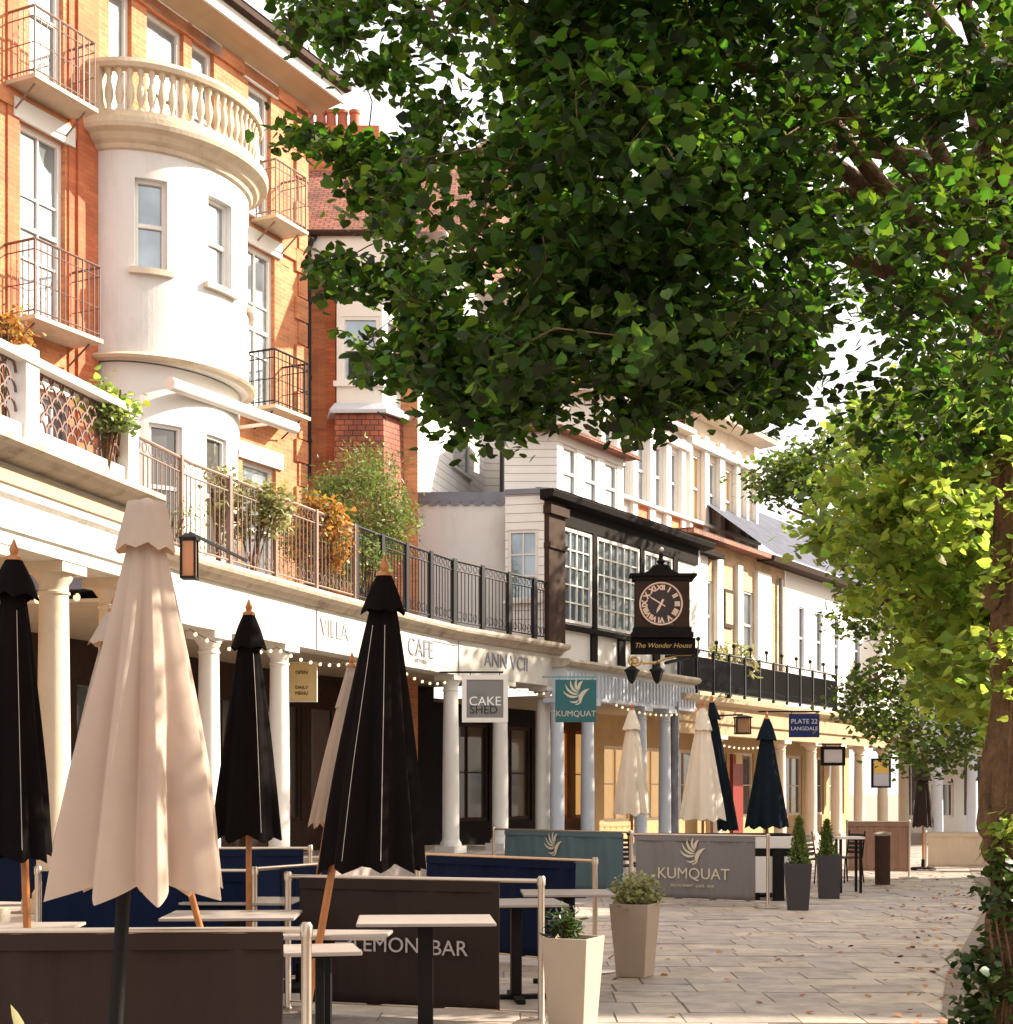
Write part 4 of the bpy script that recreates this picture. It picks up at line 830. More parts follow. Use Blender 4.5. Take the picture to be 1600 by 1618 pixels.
# closing building at the far end
Ye = 47.0
Z_ = thing('far_end_building', 'white colonnaded shop closing the view behind the cream barrier', 'building', (xs(1510, Ye), Ye, 0))
ZL = Face([(xs(1440, Ye), Ye), (xs(1700, Ye), Ye)])
b = MB(); fprof(b, ZL, 0, ZL.len, [(0, 3.0), (0, 3.9), (-.3, 3.9), (-.3, 3.0)]); b.build('entablature', 'bluewhite', Z_)
for x in (1483, 1538, 1600): column(Z_, ZL, ZL.px(x), d=-.15, r=.17, z0=0, z1=3.0, m='bluewhite')
zo = [(ZL.px(1448), ZL.px(1476), .8, 2.8), (ZL.px(1492), ZL.px(1530), .8, 1.9), (ZL.px(1545), ZL.px(1590), .8, 2.8)]
b = MB(); wall(b, ZL, 0, ZL.len, 0, 6.5, zo, .1, d=-1.6); b.build('wall', 'white', Z_)
for o in zo: window(ZL, o, Z_, 'white', 'darkglass', 2, 1, .1, -1.6, .06, name='shop_window', mid=False)
b = MB(); b.quad(ZL.pt(0, 3.9, .1), ZL.pt(ZL.len, 3.9, .1), ZL.pt(ZL.len, 3.95, -1.6), ZL.pt(0, 3.95, -1.6)); b.quad(ZL.pt(0, 6.5, -1.3), ZL.pt(ZL.len, 6.5, -1.3), ZL.pt(ZL.len, 9, -5), ZL.pt(0, 9, -5), [(0, 0), (5, 0), (5, 4), (0, 4)]); b.build('roof', 'slate', Z_)

# ------------------------------------------------------------------ houses across the walk (right of the frame; they throw the shade and show in the shop glass)
for i, (ya, yb, hh, m) in enumerate(((19.7, 25.8, 14.4, 'tanbrick'), (26.0, 33.5, 14.0, 'brick'), (-12, 4, 9.0, 'brick'), (37.5, 50, 9, 'white'))):
    uo = Vector((.45, 1)).normalized(); fc = Face([(14.5+.45*(yb-12), yb), (14.5+.45*(ya-12), ya)])
    o_ = thing('opposite_house', ['tan brick house across the walk, right of the photo', 'orange brick house across the walk, right of the photo', 'brick house behind the camera on the right', 'white house far down the right side'][i], 'building', tuple(fc.pt(0, 0)))
    ops = [(q, q+1.0, z, z+1.6) for q in np.arange(.8, fc.len-1.2, 2.2) for z in (1.0, 4.2)]
    b = MB(); wall(b, fc, 0, fc.len, 0, hh-2, ops, .12)
    for q in (0, fc.len): b.quad(fc.pt(q, 0, 0), fc.pt(q, 0, -6), fc.pt(q, hh-2, -6), fc.pt(q, hh-2, 0)); b.add([fc.pt(q, hh-2, 0), fc.pt(q, hh-2, -6), fc.pt(q, hh, -3)], [(0, 1, 2)])
    b.quad(fc.pt(0, 0, -6), fc.pt(fc.len, 0, -6), fc.pt(fc.len, hh-2, -6), fc.pt(0, hh-2, -6))
    b.build('wall', m, o_)
    for o in ops: window(fc, o, o_, 'white', 'glass', 2, 2, .1, 0, .07)
    b = MB(); b.quad(fc.pt(-.3, hh-2.1, .4), fc.pt(fc.len+.3, hh-2.1, .4), fc.pt(fc.len+.3, hh+.1, -3), fc.pt(-.3, hh+.1, -3), [(0, 0), (8, 0), (8, 4), (0, 4)]); b.quad(fc.pt(-.3, hh-2.1, -6.4), fc.pt(fc.len+.3, hh-2.1, -6.4), fc.pt(fc.len+.3, hh+.1, -3), fc.pt(-.3, hh+.1, -3), [(0, 0), (8, 0), (8, 4), (0, 4)]); b.build('roof', 'rooftile', o_)

# ================================================================== trees
def blocked(P, poly):                   # is the point above the lower outline (x -> y) in the picture
    x = CX+F*P[0]/P[1]; y_ = HY-F*(P[2]-EYE)/P[1]
    return y_ < np.interp(x, [p[0] for p in poly], [p[1] for p in poly])
def tree(name, label, base, trunk, limbs, tips, nleaf, lsize, lm, spray, seed, tr, clump=False):
    t = thing(name, label, 'tree', base); g = random.Random(seed)
    from mathutils import noise
    b = MB(); zz = [p[2] for p in trunk]; nr = 90 if clump == 'near' else 24; ns = 64 if clump == 'near' else 20; am = .05 if clump == 'near' else .02
    for j in range(nr+1):
        z = zz[0]+(zz[-1]-zz[0])*j/nr; cx_ = np.interp(z, zz, [p[0] for p in trunk]); cy_ = np.interp(z, zz, [p[1] for p in trunk]); r0 = np.interp(z, zz, tr)
        for k in range(ns):
            a = 2*pi*k/ns; v_ = Vector((cos(a)*3.2, sin(a)*3.2, z*1.1)); q = abs(noise.noise(v_*1.6))*1.3+.5*abs(noise.noise(v_*4.1))+.9*(noise.noise(Vector((cos(a), sin(a), z*1.4)))+.1)
            r = r0+am*(q-.45); b.v.append((cx_+r*cos(a), cy_+r*sin(a), z))
    for j in range(nr):
        for k in range(ns): k2 = (k+1) % ns; b.f.append([j*ns+k, j*ns+k2, (j+1)*ns+k2, (j+1)*ns+k])
    b.build('trunk', 'bark', t, smooth=True, angle=180)
    b = MB(); nodes = []
    for l in limbs:
        n = 8; a, c, e = Vector(l[0]), Vector(l[1]), Vector(l[2]); pp = []
        for i in range(n+1):
            k = i/n; p = a*(1-k)**2+c*2*k*(1-k)+e*k*k; p += Vector((g.uniform(-1, 1), g.uniform(-1, 1), g.uniform(-1, 1)))*.05*(0 < i < n); pp.append(p)
        b.tube(pp, [l[3]*(1-.8*i/n) for i in range(n+1)], 8); nodes += pp[2:]
    NA = np.array([tuple(p) for p in nodes]); TA = np.array(tips); order = np.argsort([np.linalg.norm(NA-q, axis=1).min() for q in TA])
    for oi in order:                       # each twig springs from the nearest wood already grown
        q = TA[oi]; D_ = np.linalg.norm(NA-q, axis=1); i_ = int(D_.argmin()); tv = Vector(q); nd = Vector(NA[i_])
        if D_[i_] < 1.6:
            mid = nd.lerp(tv, .5)+Vector((g.uniform(-.06, .06), g.uniform(-.06, .06), .05)); r0 = .010 if i_ < len(nodes) else .006
            b.tube([nd, mid, tv], [r0, r0*.75, .003], 5, False)
        NA = np.vstack([NA, q])
    b.build('branches', 'bark', t, smooth=True, angle=180)
    gg = np.random.default_rng(seed); T = np.array(tips); idx = gg.integers(0, len(T), nleaf); sg = np.ones(len(T))
    if clump: sg = np.where((CX+F*T[:, 0]/T[:, 1]) < 700, .5, gg.uniform(.55, 1.05, len(T)))
    if clump:
        wts = np.where((CX+F*T[:, 0]/T[:, 1]) < 700, .38, 1.0); wts = wts/wts.sum(); idx = gg.choice(len(T), nleaf, p=wts)
    P = T[idx]+gg.normal(size=(nleaf, 3))*np.array(spray)[None]*sg[idx][:, None]
    leaves('crown', lm, P, lsize, t, seed=seed+1)
    return t
# big lime: trunk at the right edge
base = (3.46, 10.0, 0)
OUT = [(380, -60), (440, 0), (470, 60), (500, 190), (560, 270), (600, 330), (620, 400), (640, 470), (655, 560), (700, 625), (760, 660), (835, 635), (875, 540), (960, 520), (985, 620), (1040, 600), (1100, 590), (1170, 620), (1225, 630), (1250, 530), (1330, 510), (1400, 570), (1480, 620), (1600, 640), (2400, 800)]
g = np.random.default_rng(11); tips = []
while len(tips) < 520:
    d = g.normal(size=3); d /= np.linalg.norm(d); r = g.uniform(.15, 1)**(1/2.2)
    P = np.array((3.2, 9.9, 7.1))+d*r*np.array((5.2, 3.6, 3.1))
    if P[1] < 6.6: continue
    if P[0] > 4.4 and g.random() < .8: continue
    if not blocked((P[0], P[1], P[2]-.10), OUT): continue
    x = CX+F*P[0]/P[1]
    if x < 600+90*g.random() and g.random() < .93: continue
    tips.append(tuple(P))
# thin out the left edge a little, where sky shows through
tips = [t for t in tips if not (CX+F*t[0]/t[1] < 700 and g.random() < .25)]
# hanging low twigs along the outline
for _ in range(300):
    x = g.uniform(600, 1240); Y = g.uniform(8.2, 11.5); lim = np.interp(x, [p[0] for p in OUT], [p[1] for p in OUT]); tips.append(tuple(at(x, lim-g.uniform(5, 110), Y)))
for _ in range(24): x = g.uniform(490, 650); tips.append(tuple(at(x, 430+.12*(x-490)+g.uniform(-22, 22), g.uniform(9.4, 10.2))))     # a low bough crossing the tile-hung house
for _ in range(26): x = g.uniform(445, 640); tips.append(tuple(at(x, 215+g.uniform(-14, 14)+.2*(x-450), g.uniform(9.6, 10.4))))
for _ in range(16): x = g.uniform(540, 660); tips.append(tuple(at(x, 300+g.uniform(-40, 40), g.uniform(9.6, 10.6))))
for _ in range(60): x = g.uniform(450, 690); tips.append(tuple(at(x, g.uniform(-60, 60+(x-460)*.6), g.uniform(9.2, 10.6))))
for _ in range(230):                      # the near skirt of the crown that hides the limbs
    x = g.uniform(900, 1660); Y = g.uniform(7.2, 9.6); lim = np.interp(x, [p[0] for p in OUT], [p[1] for p in OUT]); y_ = g.uniform(-500, lim-30)
    tips.append(tuple(at(x, y_, Y)))
for _ in range(170):
    x = g.uniform(650, 1300); Y = g.uniform(7.6, 9.5); lim = np.interp(x, [p[0] for p in OUT], [p[1] for p in OUT]); tips.append(tuple(at(x, g.uniform(-300, lim-30), Y)))
for _ in range(13): tips.append(tuple(at(g.uniform(1345, 1600), g.uniform(570, 730), g.uniform(9.2, 11.0))))   # low boughs meeting the lime behind
for _ in range(14): x = g.uniform(560, 700); tips.append(tuple(at(x, g.uniform(500, 610), g.uniform(9.2, 10.4))))
for (x, y_) in ((700, 640), (762, 665), (845, 650), (1000, 668), (1075, 630), (1150, 640), (1228, 650), (660, 590)):
    for _ in range(5): tips.append(tuple(at(x+g.uniform(-16, 16), y_-g.uniform(0, 50), g.uniform(8.8, 9.6))))
limbs = []
for k, (a, rr_, z) in enumerate([(175, 4.2, 5.9), (160, 4.4, 7.6), (195, 4.0, 7.0), (120, 3.0, 6.6), (145, 3.8, 5.4), (215, 3.6, 6.2), (240, 2.8, 7.6), (60, 3, 7), (20, 3.4, 7.4), (-40, 3.2, 7.2), (180, 2.4, 9.0), (100, 2.6, 8.8), (0, 2, 9.2)]):
    s0 = Vector((3.46, 10, 4.5+.25*(k % 5))); e = Vector((3.3+rr_*cos(R(a)), 10+rr_*.75*sin(R(a)), z)); c = s0.lerp(e, .45)+Vector((0, 0, .7)); limbs.append((s0, c, e, .075))
trunk = [(3.38, 10, -.05), (3.34, 10, .35), (3.35, 10, 1.0), (3.30, 10, 1.45), (3.34, 10, 2.2), (3.35, 10, 3.2), (3.38, 10.0, 4.2), (3.38, 10.05, 5.6), (3.4, 10.1, 7.5)]
T1 = tree('lime_tree', 'large lime tree with dark heart-shaped leaves arching over the walk, nearest tree', base, trunk, limbs, tips, 74000, .066, 'limeleaf', (.16, .16, .10), 21, [.27, .19, .165, .19, .15, .14, .13, .10, .06], clump='near')
for (dx, z, r_) in ((-.17, 1.42, .09), (-.15, 1.25, .08), (.1, 1.5, .1), (-.14, .55, .1), (-.16, 2.9, .07), (-.1, 1.9, .05)): b = MB(); b.ball((3.33+dx, 9.93, z), r_, 12, 8, 1.3); b.build('trunk_burr', 'bark', T1, smooth=True, angle=180)
lo_t = [tuple(at(g.uniform(1440, 1620), g.uniform(600, 1010), g.uniform(9.3, 11.0))) for _ in range(26)]
# sunlit low boughs reaching left in front of the far houses: a second lime just behind
def poly_tips(n, poly, Y0, Y1, seed):
    g = np.random.default_rng(seed); out = []
    xsn = [p[0] for p in poly]; ysn = [p[1] for p in poly]
    def inside(x, y_):
        c = False; j = len(poly)-1
        for i in range(len(poly)):
            if (ysn[i] > y_) != (ysn[j] > y_) and x < (xsn[j]-xsn[i])*(y_-ysn[i])/(ysn[j]-ysn[i])+xsn[i]: c = not c
            j = i
        return c
    while len(out) < n:
        x, y_ = g.uniform(min(xsn), max(xsn)), g.uniform(min(ysn), max(ysn))
        if inside(x, y_): out.append(tuple(at(x, y_, g.uniform(Y0, Y1))))
    return out
tip2 = poly_tips(150, [(1370, 640), (1560, 560), (1640, 700), (1640, 1120), (1560, 1140), (1500, 1110), (1450, 1060), (1420, 990), (1350, 960), (1370, 900), (1290, 870), (1290, 835), (1350, 790), (1290, 770), (1350, 720)], 13.2, 16.0, 5)
l2 = []
for k, (x, y_, Y) in enumerate([(1300, 830, 14.5), (1380, 960, 14), (1340, 700, 15), (1450, 1050, 14), (1430, 640, 15.5), (1500, 800, 13.5), (1650, 700, 16), (1700, 900, 14), (1800, 700, 15)]):
    s0 = Vector((5.35, 15.2, 3.1+.25*(k % 4))); e = at(x, y_, Y); l2.append((s0, s0.lerp(e, .5)+Vector((0, 0, .4)), e, .07))
tip2 += poly_tips(70, [(1440, 640), (1640, 620), (1640, 1190), (1540, 1180), (1470, 1090), (1430, 900)], 12.4, 14.5, 77)
tip2 += [tuple(np.array((6.2, 15.4, 5.6))+d_) for d_ in cloud(45, (.6, 0, 1.2), (1.9, 1.8, 1.2), 8)]
T2 = tree('lime_tree', 'sunlit yellow-green lime tree just behind the trunk at the right edge', (5.35, 15.2, 0), [(5.35, 15.2, -.05), (5.33, 15.2, .6), (5.35, 15.2, 2.5), (5.3, 15.2, 3.6), (5.6, 15.3, 6.5)], l2, tip2, 14500, .092, 'leaf2', (.17, .17, .11), 31, [.26, .17, .15, .15, .06], clump=True)
tip3 = poly_tips(190, [(1340, 640), (1480, 640), (1560, 900), (1560, 1190), (1480, 1210), (1400, 1150), (1340, 1130), (1320, 1060), (1375, 1040), (1325, 990), (1345, 930), (1280, 935), (1335, 860), (1310, 785), (1215, 790), (1205, 755), (1290, 700)], 23.5, 27.5, 6)
l3 = []
for k, (x, y_, Y) in enumerate([(1240, 800, 25), (1330, 900, 25), (1380, 700, 26), (1350, 1090, 25), (1450, 1150, 25), (1480, 800, 26), (1600, 700, 26), (1700, 900, 26)]):
    s0 = Vector((8.9, 26, 3.2+.3*(k % 4))); e = at(x, y_, Y); l3.append((s0, s0.lerp(e, .5)+Vector((0, 0, .6)), e, .10))
tip3 += poly_tips(42, [(1190, 745), (1290, 700), (1340, 740), (1320, 800), (1230, 790)], 24, 26, 88)+poly_tips(12, [(1330, 1110), (1420, 1120), (1500, 1215), (1400, 1200)], 24.5, 27, 89)
tip3 += [tuple(np.array((9.6, 26.5, 6.4))+d_) for d_ in cloud(70, (.6, 0, 1.0), (2.6, 2.6, 2.0), 9)]
T3 = tree('lime_tree', 'smaller-looking lime tree farther down the walk, hanging before the slate roof', (8.9, 26, 0), [(8.9, 26, -.05), (8.9, 26, .8), (8.85, 26, 3.5), (9.2, 26.2, 7.5)], l3, tip3, 15000, .085, 'leaf3', (.26, .26, .16), 41, [.3, .2, .17, .07], clump=True)
tip4 = [tuple(np.array((11.9, 33, 8.2))+d_) for d_ in cloud(330, (0, 0, 0), (3.5, 4.6, 4.4), 19, .1)]
l4 = [(Vector((11.9, 33, 3.4+.4*k)), Vector((11.9+1.2*cos(k*1.3), 33+1.2*sin(k*1.3), 6+.3*k)), Vector((11.9+2.6*cos(k*1.3), 33+3.2*sin(k*1.3), 7.2+.6*k)), .1) for k in range(8)]
T4 = tree('lime_tree', 'farthest big lime tree, its dark mass behind the sunlit leaves at the right', (11.9, 33, 0), [(11.9, 33, -.05), (11.9, 33, .8), (11.9, 33, 4), (12, 33, 9)], l4, tip4, 20000, .13, 'limeleaf', (.4, .4, .28), 51, [.34, .24, .2, .08])  # added with a tall full crown so its shade falls on the timbered house
for o in (T1, T2, T3, T4): o['group'] = 'lime trees along the walk'
# ivy and shoots on the near trunk
iv = thing('ivy', 'dark ivy climbing round the foot of the near lime trunk', 'plant', (3.1, 9.85, 0))
P = np.concatenate([clumpy(26, 26, (3.24, 9.85, .35), (.30, .22, .5), (.05, .05, .06), 3), clumpy(9, 22, (3.22, 9.8, 1.02), (.2, .15, .16), (.05, .05, .05), 4)])
leaves('ivy_leaves', 'ivy', P, .06, iv, seed=9)
b = MB()
for k in range(7): x0 = 3.12+.05*k; b.tube([(x0, 9.78, 0), (x0+.04, 9.77, .4), (x0-.02, 9.78, .8), (x0+.03, 9.8, 1.15)], .008, 5)
b.build('ivy_stem', 'bark', iv)
sh = thing('trunk_shoots', 'bright green leafy shoots sprouting from the near lime trunk above the ivy', 'plant', (3.15, 9.8, 1.2))
leaves('shoot_leaves', 'leaf2', np.concatenate([clumpy(9, 12, (3.22, 9.78, 1.25), (.14, .12, .28), (.05, .05, .05), 14), clumpy(34, 14, (3.24, 9.78, 3.3), (.20, .14, 1.2), (.07, .07, .07), 15)]), .06, sh, seed=19)
b = MB(); b.tube([(3.26, 9.82, .9), (3.2, 9.78, 1.3), (3.27, 9.8, 2.4), (3.26, 9.8, 3.9)], .008, 5); b.build('shoot_stem', 'bark', sh)

# ------------------------------------------------------------------ plants on the terraces
def bush(name, label, cat, c, rad, n, per, cr, size, m, seed, stem=True, shape=HEART, pot=None, zb=None, group=None):
    t = thing(name, label, cat, (c[0], c[1], zb if zb is not None else c[2]-rad[2]), group=group)
    leaves('foliage', m, clumpy(n, per, c, rad, cr, seed, .2), size, t, shape=shape, seed=seed+3)
    b = MB(); r_ = random.Random(seed); z0 = zb if zb is not None else c[2]-rad[2]
    for _ in range(9): b.tube([(c[0]+r_.uniform(-.1, .1)*rad[0], c[1], z0), (c[0]+r_.uniform(-.6, .6)*rad[0], c[1]+r_.uniform(-.5, .5)*rad[1], c[2]+r_.uniform(-.2, .6)*rad[2])], .012, 5, False)
    b.build('stems', 'bark', t)
    return t
ZT = ZC
c = at(585, 790, 25.6); bush('terrace_shrub', 'large olive-green shrub on the terrace below the hung tiles', 'shrub', (c.x-.1, c.y, 6.35), (.82, .7, 1.0), 120, 70, (.13, .13, .13), .085, 'olive', 51, shape=NARROW, zb=ZT)
c = at(500, 800, 25.0); bush('terrace_shrub', 'loose green shrub on the terrace beside the black downpipe', 'shrub', (c.x, c.y, 5.75), (.65, .6, .8), 60, 60, (.13, .13, .13), .08, 'olive', 52, shape=NARROW, zb=ZT)
c = at(505, 835, 22.3); bush('climbing_plant', 'orange-leaved climber spilling through the middle of the balcony railing', 'plant', (c.x, c.y, 5.4), (.5, .3, .5), 40, 44, (.07, .07, .09), .06, 'orangeleaf', 53, zb=ZT)
c = at(566, 850, 23.4); bush('climbing_plant', 'reddish green climber on the railing, right of the orange one', 'plant', (c.x, c.y, 5.2), (.40, .25, .45), 20, 34, (.08, .08, .1), .06, 'olive', 54, zb=ZT)
c = at(398, 800, 20.3); bush('climbing_plant', 'pale yellow-green climber on the pinkish iron railing', 'plant', (c.x, c.y, 5.35), (.55, .2, .45), 36, 34, (.07, .05, .09), .065, 'paleleaf', 55, zb=ZT)
c = at(345, 770, 19.5); bush('climbing_plant', 'small pale climber on the pinkish railing nearer the post', 'plant', (c.x, c.y, 5.45), (.22, .15, .28), 12, 26, (.06, .05, .08), .06, 'paleleaf', 56, zb=ZT)
c = at(262, 800, 18.2); bush('trailing_plant', 'dry trailing plant at the railing foot behind the beige umbrella top', 'plant', (c.x, c.y, 4.9), (.5, .15, .25), 14, 26, (.1, .05, .08), .05, 'olive', 57, shape=NARROW, zb=ZT)
c = at(175, 615, 14.3); bush('parapet_plant', 'green leafy plant leaning over the scalework parapet', 'plant', (c.x, c.y, 5.35), (.22, .2, .26), 14, 28, (.06, .06, .06), .06, 'leaf2', 58, zb=PZ0)
c = at(160, 670, 14.0); bush('parapet_plant', 'darker green sprays growing through the scalework panel', 'plant', (c.x+.02, c.y, 5.05), (.25, .1, .14), 10, 24, (.05, .05, .05), .05, 'olive', 59, zb=PZ0-.05)
c = at(12, 515, 15.5); bush('parapet_plant', 'orange-flowered plant behind the parapet, left edge of the photo', 'plant', (c.x, c.y, 6.3), (.22, .2, .28), 14, 26, (.06, .06, .06), .05, 'orangeleaf', 60, zb=ZT)
c = DL.pt(DL.px(1180), 5.0, -.5); bush('terrace_grass', 'spiky grass behind the dark spearhead railing', 'plant', (c.x, c.y, 4.7), (.6, .4, .6), 20, 22, (.1, .1, .15), .2, 'paleleaf', 61, shape=NARROW, zb=3.8)

# ================================================================== umbrellas
def canopy_mesh(top, hem, Rt, Rh, folds, seed, depth=.28, nA=240, nZ=26, hemdrop=.07, pinch=None):
    # cloth hanging in creased folds: sharp outer ridges and inner creases of uneven width
    r_ = random.Random(seed); n = folds*2; A_ = []; a = r_.uniform(0, .4)
    for i in range(n): A_.append(a); a += 2*pi/n*r_.uniform(.55, 1.45)
    k_ = 2*pi/(a-A_[0]); A_ = [A_[0]+(x-A_[0])*k_ for x in A_]
    V_ = [(r_.uniform(.93, 1.05) if i % 2 else 1-depth*r_.uniform(.55, 1.1)) for i in range(n)]
    H_ = [(r_.uniform(.5, 1.25) if i % 2 else r_.uniform(-.55, .1)) for i in range(n)]
    tw = [r_.uniform(-.10, .10) for _ in range(n)]; bulge = [r_.uniform(-.05, .05) for _ in range(n)]; ph = [r_.uniform(0, 6.28) for _ in range(4)]
    b = MB(); top = Vector(top); hem = Vector(hem); g_a = np.linspace(0, 2*pi, nA, endpoint=False)
    for j in range(nZ+1):
        t = j/nZ; c = top.lerp(hem, t); Rr = Rt+(Rh-Rt)*(t**.92)
        if pinch: Rr *= 1-pinch*math.exp(-((t-.8)/.13)**2)
        aj = [A_[i]+tw[i]*(t-.5) for i in range(n)]; vj = [1-(1-V_[i])*(.3+.7*t)+bulge[i]*sin(pi*t*1.3) for i in range(n)]
        xp = [aj[-1]-2*pi]+aj+[aj[0]+2*pi]; vp = [vj[-1]]+vj+[vj[0]]; hp = [H_[-1]]+H_+[H_[0]]
        mm = np.interp(g_a, xp, vp) if xp[0] <= 0 else np.interp((g_a-aj[0]) % (2*pi)+aj[0], xp, vp)
        q_ = (g_a-aj[0]) % (2*pi)+aj[0]; mm = np.interp(q_, xp, vp); hh = np.interp(q_, xp, hp)
        mm = (mm*2+np.roll(mm, 1)+np.roll(mm, -1))/4
        for k in range(nA):
            a = g_a[k]; mod = mm[k]+.010*sin(9*a+ph[0]+6*t)+.007*sin(17*a+ph[1]-9*t)+.006*sin(11*t+2*a+ph[2])
            b.v.append((c.x+Rr*mod*cos(a), c.y+Rr*mod*sin(a), c.z-hemdrop*t**7*hh[k]))
    for j in range(nZ):
        for k in range(nA): k2 = (k+1) % nA; b.f.append([j*nA+k, (j+1)*nA+k, (j+1)*nA+k2, j*nA+k2])
    b.f.append([k for k in range(nA)])
    return b
def umbrella(label, x, ytip, yhem, hw, Y, m, group, xhem=None, xpole=None, ypole=None, pole='wood', capw=None, pr=.022, seed=1, folds=8, depth=.3, finial='wood', piping=None, pinch=None, hemdrop=.045, capd=.3, topr=.035, nofin=False):
    tip = at(x, ytip, Y); hem = at(xhem if xhem else x, yhem, Y); s_ = Y/F
    foot = at(xpole, ypole, Y) if xpole else None
    d = (foot-tip) if foot else Vector((0, 0, -1)); foot = tip+d*((tip.z)/(-d.z)); foot.z = 0
    u = thing('umbrella', label, 'umbrella', tuple(foot), group=group)
    H = tip.z-hem.z
    b = canopy_mesh(tip+Vector((0, 0, -.06)), hem, .045, hw*s_, folds, seed, depth, hemdrop=hemdrop, pinch=pinch)
    bb_ = b; ca = b.build('canopy', m, u, smooth=True, angle=180)
    cw_ = (capw or hw*.42)*s_; ct = capd
    cm = canopy_mesh(tip, tip.lerp(hem, ct/H), topr, cw_, 8, seed+9, .10, 120, 8, .02); cm.build('vent_cap', m, u, smooth=True, angle=180)
    b = MB(); b.tube([foot, tip+Vector((0, 0, -.03))], pr, 12); b.build('pole', pole, u, smooth=True)
    b = MB(); b.lathe([(.05, -.02), (.045, .0), (.02, .015), (.028, .04), (.018, .065), (.004, .10)] if not nofin else [(.05, -.02), (.045, .0), (.03, .012), (.01, .02)], tuple(tip), 12); b.build('finial', finial, u, smooth=True)
    b = MB(); b.lathe([(.26, 0), (.26, .04), (.22, .06), (.04, .07), (.035, .22), (.03, .22)], (foot.x, foot.y, 0), 20); b.build('base', 'blackmetal', u, smooth=True)
    if piping:
        vs = [Vector(v) for v in bb_.v]; nA = 240; cen = hem
        for k in piping:
            k *= 2; row_ = vs[20*nA:21*nA]; k = max(range(k-9, k+9), key=lambda q: (row_[q].xy-(tip.lerp(hem, 20/26)).xy).length)
            b = MB(); pp = []
            for j in range(4, 26): v = vs[j*nA+k]; c_ = (tip+Vector((0, 0, -.06))).lerp(hem, j/26); d_ = Vector((v.x-c_.x, v.y-c_.y, 0)).normalized(); pp.append(v+d_*.003)
            b.tube(pp, .0016, 5); b.build('piping', 'piping', u)
    return u
UG = 'closed umbrellas among the tables'
umbrella('big closed beige umbrella in front, on a black pole before the brown barrier', 232, 795, 1392, 149, 6.3, 'beige', UG, xhem=215, xpole=184, ypole=1600, pole='blackmetal', capw=50, pr=.03, seed=3, folds=9, depth=.40, finial='beige', hemdrop=.075, capd=.19, topr=.08, nofin=True)
umbrella('closed black umbrella with a wooden finial, leaning, before the lemon bar barrier', 607, 905, 1368, 92, 8.7, 'blackcloth', UG, xhem=590, xpole=507, ypole=1470, capw=37, seed=5, depth=.36, capd=.22, piping=[(98), (84)])
umbrella('closed black umbrella at the left edge of the photo, on a wooden pole', 22, 880, 1350, 66, 8.6, 'blackcloth', UG, xhem=20, xpole=42, ypole=1440, capw=40, seed=7, depth=.3, capd=.22, piping=[97])
umbrella('closed black umbrella between the beige one and the leaning black one', 393, 968, 1322, 62, 11.2, 'blackcloth', UG, xhem=389, capw=30, seed=9, depth=.3, capd=.26, piping=[97])
umbrella('slim beige umbrella half hidden behind the big beige one', 182, 962, 1340, 92, 9.6, 'beige', UG, xhem=165, xpole=318, ypole=1470, capw=42, seed=11, capd=.22)
umbrella('narrow furled beige umbrella leaning behind the black leaning one', 556, 1050, 1300, 26, 12.5, 'beige', UG, xhem=510, xpole=500, ypole=1400, capw=14, seed=13, depth=.2, capd=.35)
umbrella('closed cream umbrella standing farther left in the grey barrier enclosure', 998, 1120, 1285, 31, 24.6, 'creamcloth', UG, capw=15, seed=15, capd=.33, depth=.25)
umbrella('closed cream umbrella behind the light grey printed barrier', 1110, 1116, 1293, 37, 23.2, 'creamcloth', UG, capw=16, seed=17, capd=.36, depth=.25)
umbrella('slim charcoal umbrella leaning behind the right cream one', 1124, 1108, 1310, 17, 25.0, 'charcoalcloth', UG, xhem=1150, capw=11, seed=19, capd=.3)
umbrella('closed charcoal umbrella beside the potted conifers', 1211, 1134, 1305, 35, 23.6, 'charcoalcloth', UG, capw=17, seed=21, capd=.34, depth=.25)
umbrella('brown furled umbrella far down the walk near the end building', 1458, 1195, 1305, 18, 31.5, 'browncloth', UG, capw=14, seed=23, capd=.5)

# ================================================================== café barriers
def logo(parent, P, r, u, s, m):        # a fan of curved leaves
    b = MB(); P = Vector(P); r = Vector(r).normalized(); u = Vector(u).normalized(); n = r.cross(u)
    for (ox, oy, a0, L_, wd) in ((.12, .0, 215, .62, .09), (.12, .05, 196, .62, .09), (.12, .1, 176, .55, .10), (.13, .15, 152, .46, .10), (.14, .2, 122, .34, .12), (.18, -.30, 112, .62, .17), (.10, -.16, 238, .34, .07), (.16, -.2, 262, .24, .06)):
        pts = []; k = 6; a = R(a0)
        for side in (1, -1):
            rng_ = range(k+1) if side == 1 else range(k-1, 0, -1)
            for i in rng_:
                t = i/k; aa = a-.9*t; c_ = (ox+L_*t*cos(aa), oy+L_*t*sin(aa)); ww = wd*sin(pi*t)**.8*.5*side
                pts.append(P+r*s*(c_[0]-ww*sin(aa))+u*s*(c_[1]+ww*cos(aa))+n*.004)
        b.add([tuple(p) for p in pts], [tuple(range(len(pts)))])
    return b.build('logo', m, parent, world=True)
